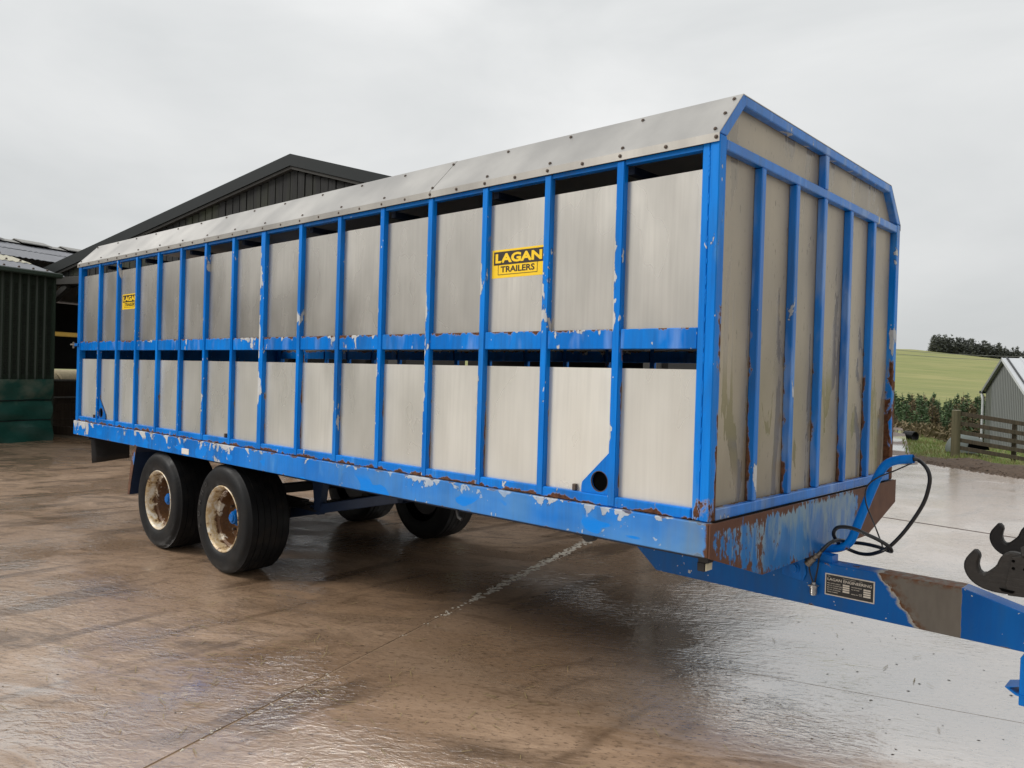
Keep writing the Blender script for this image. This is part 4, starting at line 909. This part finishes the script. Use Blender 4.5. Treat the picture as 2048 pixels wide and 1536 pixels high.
# tarpaulin lashed along the foot of the shed
def tarp_mat():
    t = NT('green_tarpaulin'); p = t.pos(); n_ = t.noise(p, 3, 5); d = t.rng(t.math('ADD', n_, t.rng(t.sep(p)[2], 0.75, 1.25, 0.0, 0.25)), 0.60, 0.80)
    c = t.mix(n_, (0.008, 0.045, 0.035), (0.016, 0.078, 0.060)); c = t.mix(t.math('MULTIPLY', d, 0.6), c, (0.11, 0.115, 0.085))
    return t.done(c, 0.38, 0, t.bump(t.noise(t.map(p, (1, 1, 2)), 9, 4), 0.35, 0.02))
M['tarp'] = tarp_mat()
tp = thing('tarpaulin', 'dark green tarpaulin lashed along the foot of the green shed', 'tarpaulin', Y(-14.86, 7.22), YA)
nx, nz = 110, 26; V = []
for i in range(nx+1):
    y = -13.0*i/nx
    for j in range(nz+1):
        z = 1.25*j/nz; cl = min(abs(z-0.82), abs(z-0.42))
        pf = (0.5+0.5*math.sin(y*3.4+z*7.0+math.sin(y*1.3+z*3)*2))*0.10 + (0.5+0.5*math.sin(y*7.3-z*9.0))*0.04
        V.append((0.035+pf*min(1, cl/0.13)*(1-0.45*z/1.25)+0.02*(1-z/1.25), y, z+0.015*math.sin(y*1.7)*(1 if j == nz else 0)))
MB().add(V, [(i*(nz+1)+j, i*(nz+1)+j+1, (i+1)*(nz+1)+j+1, (i+1)*(nz+1)+j) for i in range(nx) for j in range(nz)], True).build('sheet', M['tarp'], tp)
for z_ in (0.82, 0.42): MB().tube([(0.062, -13.0*i/40, z_+0.006*math.sin(i*1.3)) for i in range(41)], 0.010, 6).build('rope', M['hose'], tp)

# ------------------------------------------------------------------ right-hand background
M['grey_clad'] = None
def grey_clad():
    t = NT('grey_sheet_cladding'); p = t.pos(); s_ = t.obj(); w_ = t.n('ShaderNodeTexWave'); 
    n_ = t.noise(t.map(p, (1, 1, 0.2)), 1.2, 4); c = t.mix(n_, (0.155, 0.165, 0.160), (0.195, 0.205, 0.200))
    t.t.nodes.remove(w_); return t.done(c, 0.5)
M['grey_clad'] = grey_clad(); M['grey_dark'] = simple('olive_grey_sheet', (0.115, 0.125, 0.108), 0.5, 0, 0.1)
M['roof_steel'] = simple('pale_roof_steel', (0.52, 0.54, 0.56), 0.4, 0.1, 0.06, 1)
M['black_trim'] = simple('dark_shed_trim', (0.025, 0.028, 0.03), 0.5)
LE = Vector((-6.547, 37.129, 0)); AP = Vector((-5.288, 34.229, 0)); gd = (AP-LE); gl = gd.length; gd.normalize(); ad = Vector((-gd.y, gd.x, 0))
if ad.y < 0: ad = -ad
sh = thing('grey_shed', 'small grey metal shed with pale ridged roof beyond the fence', 'shed', (LE.x, LE.y, -1.1), math.atan2(gd.y, gd.x))
# local x along the gable (towards the camera), y along the ridge (sign from ad)
sy = 1 if (Matrix.Rotation(math.atan2(gd.y, gd.x), 3, 'Z') @ Vector((0, 1, 0))).dot(ad) > 0 else -1
E0, A0, LN = 1.563+1.1, 2.848+1.1, 12.0
def gz(x): return E0 + (A0-E0)*(1-abs(x-gl)/gl)
x = 0.0; k = 0
while x < 2*gl-0.01:                                              # ribbed sheets up the gable
    x1 = min(x+0.25, 2*gl)
    MB().prism([(x, 0, 0), (x1-0.05, 0, 0), (x1-0.05, 0, gz(x1-0.05)), (x, 0, gz(x))], (0, sy*0.03, 0)).build('cladding_sheet', M['grey_dark'] if x < 0.9 else M['grey_clad'], sh)
    MB().prism([(x1-0.05, -sy*0.022, 0), (x1-0.001, -sy*0.022, 0), (x1-0.001, -sy*0.022, gz(x1)), (x1-0.05, -sy*0.022, gz(x1-0.05))], (0, sy*0.05, 0)).build('cladding_rib', M['grey_dark'] if x < 0.9 else M['grey_clad'], sh)
    x = x1
for xx in (0.0, 2*gl-0.04):
    y0, y1 = sorted((sy*0.03, sy*LN)); MB().box(xx, xx+0.04, y0, y1, 0, E0).build('side_wall', M['grey_clad'], sh)
for s in (0, 1):
    e = -0.15 if s == 0 else 2*gl+0.15; ez = E0-0.05
    MB().prism([(e, -sy*0.12, ez), (gl, -sy*0.12, A0), (gl, -sy*0.12, A0+0.06), (e, -sy*0.12, ez+0.06)], (0, sy*(LN+0.2), 0)).build('roof_slope', M['roof_steel'], sh)
    for q in range(24):
        MB().bar((e, sy*(0.02+q*0.5), ez+0.09), (gl, sy*(0.02+q*0.5), A0+0.09), 0.05, 0.05).build('roof_rib', M['roof_steel'] if q % 3 else M['black_trim'], sh)
    MB().prism([(e, -sy*0.16, ez-0.08), (gl, -sy*0.16, A0-0.06), (gl, -sy*0.16, A0+0.075), (e, -sy*0.16, ez+0.055)], (0, sy*0.035, 0)).build('verge_trim', M['roof_steel'] if s else M['grey_clad'], sh)
gt = MB().bar((-0.24, -sy*0.2, E0-0.08), (-0.24, sy*LN, E0-0.08), 0.15, 0.11).build('gutter', M['black_trim'], sh)
MB().tube([(-0.20, -sy*0.12, E0-0.12), (-0.14, -sy*0.10, E0-0.30), (-0.10, -sy*0.09, E0-0.42), (-0.10, -sy*0.09, 0.0)], 0.055, 10).build('downpipe', simple('pale_grey_downpipe', (0.42, 0.44, 0.44), 0.4), sh)

M['fence_wood'] = board_mat('weathered_fence_timber', (0.038, 0.029, 0.018), (0.095, 0.070, 0.045), 0.3)
M['post_wood'] = board_mat('green_treated_post', (0.075, 0.066, 0.034), (0.130, 0.112, 0.060), 0.4)
M['cut_wood'] = simple('pale_cut_post_top', (0.42, 0.38, 0.30), 0.8)
fe = thing('timber_fence', 'brown post and rail timber fence beside the track', 'fence', (-3.09, 17.22, 0))
P0 = Vector((-3.09, 17.22, 0))
def post(x, y, z0, z1, r, nm='post'):
    c = Vector((x, y, 0))-P0
    po = MB().lathe([(r*1.03, z0), (r, (z0+z1)/2), (r*0.98, z1-0.006), (r*0.93, z1-0.001)], 14, (c.x, c.y, 0), 'z').build(nm, M['post_wood'], fe)
    MB().lathe([(r*0.93, z1-0.001), (0.0001, z1+0.004)], 14, (c.x, c.y, 0), 'z').build('cut_top', M['cut_wood'], po)
post(-3.09, 17.22, -0.2, 1.10, 0.098)
fdir = Vector((1.215, 0.568, -0.19))
for z_ in (1.025, 0.805, 0.605, 0.420, 0.245):
    st_ = Vector((0.09, 0.0, z_))
    MB().bar(st_, st_+fdir*1.35, 0.035, 0.092).build('rail', M['fence_wood'], fe, bevel=0.004)
    st2 = st_+fdir*1.352; MB().bar(st2, st2+Vector((1.8, 0.5, -0.30)), 0.035, 0.092).build('rail', M['fence_wood'], fe, bevel=0.004)
for f in (0.86, 2.3): q = P0+fdir*f; MB().box(q.x-P0.x-0.045, q.x-P0.x+0.045, q.y-P0.y+0.03, q.y-P0.y+0.12, -0.4, 1.04+fdir.z*f-0.02).build('post', M['fence_wood'], fe, bevel=0.004)
# old tank shell lying behind the fence post, and a short black culvert pipe by the track
M['tank'] = simple('grey_green_tank_shell', (0.13, 0.15, 0.14), 0.5, 0, 0.3, 3)
tk = thing('old_tank', 'grey rounded tank shell lying behind the fence post', 'tank', (-3.30, 19.05, 0.0), R(40))
V = []; na, nb = 22, 12
for i in range(na+1):
    a = math.pi*i/na
    for j in range(nb+1):
        b = math.pi*j/nb; V.append((-0.46*math.cos(a), -0.34*math.sin(a)*math.cos(b), 0.03+0.47*math.sin(a)**0.8*math.sin(b)))
MB().add(V, [(i*(nb+1)+j, i*(nb+1)+j+1, (i+1)*(nb+1)+j+1, (i+1)*(nb+1)+j) for i in range(na) for j in range(nb)], True).build('shell', M['tank'], tk)
MB().prism([(-0.12, -0.352, 0.12), (0.40, -0.352, 0.12), (0.36, -0.352, 0.27), (-0.06, -0.352, 0.30)], (0, 0.05, 0)).build('opening', M['dark_hole'], tk)  # black plate on the shell, painted as the shade of its opening
cu_ = thing('culvert_pipe', 'short black plastic culvert pipe lying by the bend of the track', 'pipe', (-6.75, 26.9, terrain(-6.75, 26.9)+0.17), R(62)); cu_.scale = (0.62, 0.62, 0.62)
for k, r_ in enumerate((0.27, 0.285, 0.27, 0.285, 0.27)): pass
prof = []
for k in range(9): prof += [(0.275, -0.35+k*0.08), (0.275, -0.31+k*0.08), (0.255, -0.305+k*0.08), (0.255, -0.275+k*0.08)]
prof = prof + [(0.235, 0.36)] + [(0.235, -0.345), (0.262, -0.35)]
MB().lathe(prof, 28, (0, 0, 0.08)).build('ribbed_wall', simple('black_culvert_plastic', (0.018, 0.018, 0.019), 0.4), cu_)

# conifers
def needle(name, c1, c2):
    t = NT(name); n_ = t.noise(t.pos(), 1.4, 3); f = t.noise(t.pos(), 30, 2)
    return t.done(t.mix(t.rng(t.math('ADD', t.math('MULTIPLY', n_, 0.6), t.math('MULTIPLY', f, 0.4)), 0.35, 0.65), c1, c2), 0.75)
M['spruce'] = needle('spruce_needles', (0.040, 0.080, 0.030), (0.095, 0.150, 0.062))
M['larch'] = needle('brown_larch_twigs', (0.090, 0.072, 0.034), (0.170, 0.125, 0.062))
M['bark'] = simple('conifer_bark', (0.06, 0.045, 0.032), 0.9)
def crown(rng_, ht, rad, lay, per, leaf):
    """leaf sprays spread through a ragged cone"""
    mb = MB(); lob = [rng_.uniform(0.75, 1.2) for _ in range(9)]
    for i in range(lay*per):
        f = 1-(rng_.random())**0.62; z = ht*(0.03+0.93*f); a = rng_.uniform(0, 6.283); d = Vector((math.cos(a), math.sin(a), 0)); s_ = Vector((-d.y, d.x, 0))
        rr = (rad*(1-f)**0.8+0.04*rad)*lob[int(a/6.284*9)]*(1.0+0.22*math.sin(z*7.5/ht*3.8+a*2)); ln = rr*math.sqrt(rng_.uniform(0.10, 1.0))
        for q in range(3):
            g = ln*(1+rng_.uniform(-0.15, 0.15)); c = d*g + s_*rng_.uniform(-0.3, 0.3)*leaf + Vector((0, 0, z-0.12*g+rng_.uniform(-0.5, 0.5)*leaf))
            l_ = leaf*rng_.uniform(0.6, 1.2); w_ = l_*0.40
            u_ = (d*rng_.uniform(0.3, 1)+s_*rng_.uniform(-0.9, 0.9)+Vector((0, 0, rng_.uniform(-0.1, 0.9)))).normalized(); v_ = u_.cross(Vector((rng_.uniform(-1, 1), rng_.uniform(-1, 1), 0.8))).normalized()
            mb.add([c-u_*l_*0.5, c+v_*w_*0.5, c+u_*l_*0.6, c-v_*w_*0.5], [(0, 1, 2, 3)])
    tip = Vector((0, 0, ht))
    for k in range(6):
        z = ht*(0.90+0.018*k); a = rng_.uniform(0, 6.28); r_ = leaf*0.5*(1-k/7); mb.add([Vector((0, 0, z)), Vector((math.cos(a)*r_, math.sin(a)*r_, z+leaf*0.25)), Vector((0.01*ht, 0, z+leaf*0.3))], [(0, 1, 2)])
    return mb
def mesh_of(mb, name, mat):
    me = bpy.data.meshes.new(name); me.from_pydata(mb.v, [], mb.f); me.materials.append(mat); return me
rg = random.Random(3)
crowns = {}
for kind in ('spruce', 'larch'):
    crowns[kind] = [mesh_of(crown(rg, 3.8, 1.05 if kind == 'spruce' else 0.90, 26, 15, 0.24 if kind == 'spruce' else 0.20), kind+'_crown', M[kind]) for _ in range(3)]
trunk = mesh_of(MB().tube([(0, 0, -0.5), (0, 0, 1.8), (0, 0, 3.6)], [0.07, 0.045, 0.012], 6), 'trunk', M['bark'])
cx, cy = 1.5586, -2.9262
def along(u, dist):
    a = (u-1024)/1572.88; return cx + (-0.67576+0.73659*a)*dist, cy + (0.73706+0.67572*a)*dist
spots = []
for dist, step in ((41, 24), (46, 17), (51, 15), (57, 14), (63, 15)):
    u = 1745
    while u < 2090:
        spots.append((u+rg.uniform(-6, 6), dist+rg.uniform(-2.2, 2.2))); u += step
for i, (u, dist) in enumerate(spots):
    x, y = along(u, dist); z = terrain(x, y)
    kind = 'larch' if rg.random() < (0.42 if dist < 48 else 0.14) else 'spruce'
    top = 1.576 - (4+rg.uniform(0, 16)+(10 if dist < 48 else 0)+(8 if 1870 < u < 1905 else 0))*dist/1573.0
    sc = max(0.55, (top-z)/3.8)
    if dist < 44: sc *= rg.uniform(0.45, 0.75)
    o = thing('conifer_tree', 'young green spruce in the dense belt below the hillside field' if kind == 'spruce' else 'young brown bare larch in the dense belt below the hillside field', 'tree', (x, y, z), rg.uniform(0, 6.28), 'young conifers below the field')
    o.scale = (sc*rg.uniform(0.85, 1.2), sc*rg.uniform(0.85, 1.2), sc)
    link('crown', rg.choice(crowns[kind]), None, o); link('trunk', trunk, None, o)
# far wood on the skyline, reads as one dark mass
M['far_wood'] = simple('hazy_far_wood_foliage', (0.12, 0.13, 0.115), 0.9, 0, 0.4, 0.15)  # grey-green lifted for distance haze, put into the foliage colour
mb = MB(); base = [crown(rg, 1.0, 0.20, 9, 9, 0.15) for _ in range(4)]
for i in range(520):
    f = rg.random(); dist = 425+rg.uniform(0, 50); u = 1862+f**0.9*330
    x, y = along(u, dist); z = terrain(x, y); h_ = rg.uniform(5.5, 10.5)*(1.05-0.36*f) ; b = rg.choice(base); a = rg.uniform(0, 6.28); ca, sa = math.cos(a), math.sin(a); wd = h_*rg.uniform(1.1, 1.7)
    mb.add([(x+(p[0]*ca-p[1]*sa)*wd, y+(p[0]*sa+p[1]*ca)*wd, z-0.3+p[2]*h_) for p in b.v], b.f)
tag(mb.build('far_wood', M['far_wood']), 'dark conifer wood standing on the skyline of the hill', 'wood', kind='stuff')
# two overhead wires
for k, dz in enumerate((0.0, 0.75)):
    a, b = Vector((-58.0, 146.0, 9.75-dz)), Vector((-18.0, 183.0, 8.2-dz)); pts = []
    for i in range(17): f = i/16; pts.append(a.lerp(b, f)+Vector((0, 0, -1.1*4*f*(1-f)+0.4)))
    o = MB().tube(pts, 0.045, 5).build('overhead_wire', simple('wire_grey', (0.20, 0.20, 0.20), 0.6)); tag(o, 'upper thin overhead wire crossing below the skyline wood' if k == 0 else 'lower thin overhead wire crossing below the skyline wood', 'wire', 'overhead wires')
# verge grass, scrub
def grass_mat():
    t = NT('verge_grass_blades'); n_ = t.noise(t.pos(), 2.0, 4); f = t.noise(t.pos(), 40, 2)
    return t.done(t.mix(t.rng(n_, 0.42, 0.62), t.mix(f, (0.10, 0.17, 0.028), (0.20, 0.27, 0.06)), t.mix(f, (0.17, 0.14, 0.06), (0.28, 0.23, 0.11))), 0.7)
mb = MB()
def track_right(y):
    pts = [(b[1], b[0]) for a, b in tl]
    for (y0, x0), (y1, x1) in zip(pts, pts[1:]):
        if y0 <= y <= y1: return x0+(x1-x0)*(y-y0)/(y1-y0)
    return 99
for i in range(15000):
    y = 15.6+rg.random()**1.3*16; x = rg.uniform(-8.5, 0.5)
    e = edge_d(x, y)
    if x < track_right(y)-0.12 or e < 0.75+0.6*rg.random(): continue
    z = terrain(x, y); h_ = rg.uniform(0.05, 0.13); a = rg.uniform(0, 6.28); c_, s_ = math.cos(a), math.sin(a); w_ = 0.012; ln = rg.uniform(-0.05, 0.05)
    mb.add([(x-c_*w_, y-s_*w_, z-0.01), (x+c_*w_, y+s_*w_, z-0.01), (x+ln, y+ln*0.6, z+h_)], [(0, 1, 2)])
tag(mb.build('verge_grass', grass_mat()), 'short rough grass on the verge beside the track', 'grass', kind='stuff')
mb = MB()
for i in range(2600):
    x, y = along(rg.uniform(1770, 2060), rg.uniform(31, 40)); z = terrain(x, y)
    if x > -7.0 and y > 32 : continue
    c = Vector((x, y, z+rg.uniform(0, 0.55))); u_ = Vector((rg.uniform(-1, 1), rg.uniform(-1, 1), rg.uniform(0, 1.4))).normalized(); v_ = u_.orthogonal().normalized(); l_ = rg.uniform(0.10, 0.25)
    mb.add([c-u_*l_, c+v_*l_*0.22, c+u_*l_, c-v_*l_*0.22], [(0, 1, 2, 3)])
tag(mb.build('scrub', M['larch']), 'low brown scrub in front of the conifer belt', 'scrub', kind='stuff')
# loose earth and stones along the concrete edge
mb = MB()
for i in range(900):
    f = rg.uniform(-0.6, 5.5); q = EL + Vector((0.817, -0.577))*f + EN*(abs(rg.gauss(0, 0.42))-0.12); s_ = rg.uniform(0.008, 0.034); z = max(terrain(q.x, q.y), 0.0)
    V = [(q.x+s_*rg.uniform(0.6, 1.3)*a, q.y+s_*rg.uniform(0.6, 1.3)*b, z+s_*0.7*c) for a, b, c in ((1,0,0),(-1,0,0),(0,1,0),(0,-1,0),(0,0,1),(0,0,-0.5))]
    mb.add(V, [(0,2,4),(2,1,4),(1,3,4),(3,0,4),(2,0,5),(1,2,5),(3,1,5),(0,3,5)])
tag(mb.build('loose_stones', simple('earth_clods', (0.10, 0.07, 0.05), 0.8, 0, 0.5, 20)), 'loose stones and earth clods along the edge of the concrete', 'stones', kind='stuff')
# straw wisps and bits of dung on the concrete
mb = MB(); mc = MB()
for i in range(420):
    x, y = rg.uniform(-6.0, 1.2), rg.uniform(-2.2, 3.5)
    if rg.random() < 0.45: x, y = rg.gauss(-2.3, 0.9), rg.gauss(-0.6, 0.5)
    a = rg.uniform(0, 6.28); l_ = rg.uniform(0.012, 0.05); w_ = rg.uniform(0.0010, 0.0022)
    mb.add([(x-math.cos(a)*l_+math.sin(a)*w_, y-math.sin(a)*l_-math.cos(a)*w_, 0.005), (x+math.cos(a)*l_+math.sin(a)*w_, y+math.sin(a)*l_-math.cos(a)*w_, 0.008), (x+math.cos(a)*l_-math.sin(a)*w_, y+math.sin(a)*l_+math.cos(a)*w_, 0.008), (x-math.cos(a)*l_-math.sin(a)*w_, y-math.sin(a)*l_+math.cos(a)*w_, 0.005)], [(0, 1, 2, 3)])
tag(mb.build('straw_wisps', simple('dull_straw', (0.26, 0.20, 0.09), 0.6)), 'scattered straw wisps on the wet concrete', 'straw', kind='stuff')
for i in range(650):
    x, y = rg.uniform(-3.2, 2.4), rg.uniform(-1.8, 3.6)
    if i % 3: x = rg.uniform(-0.9, 2.2)
    s_ = 0.0012+0.0040*rg.random()**4; a = rg.gauss(0.3, 0.5); c_, n_ = math.cos(a), math.sin(a)
    V = [(x+(c_*p*2.2-n_*q)*s_, y+(n_*p*2.2+c_*q)*s_, 0.001+r_*s_*0.6) for p, q, r_ in ((1,0,0.1),(-1,0,0.1),(0,1,0.1),(0,-1,0.1),(0,0,1.0))]
    mc.add(V, [(0,2,4),(2,1,4),(1,3,4),(3,0,4)])
tag(mc.build('dirt_crumbs', simple('dark_crumbs', (0.035, 0.024, 0.016), 0.7)), 'dark dirt crumbs scattered over the wet concrete', 'dirt', kind='stuff')

scene.cycles.max_bounces = 4; scene.cycles.diffuse_bounces = 2; scene.cycles.glossy_bounces = 2; scene.cycles.transmission_bounces = 2
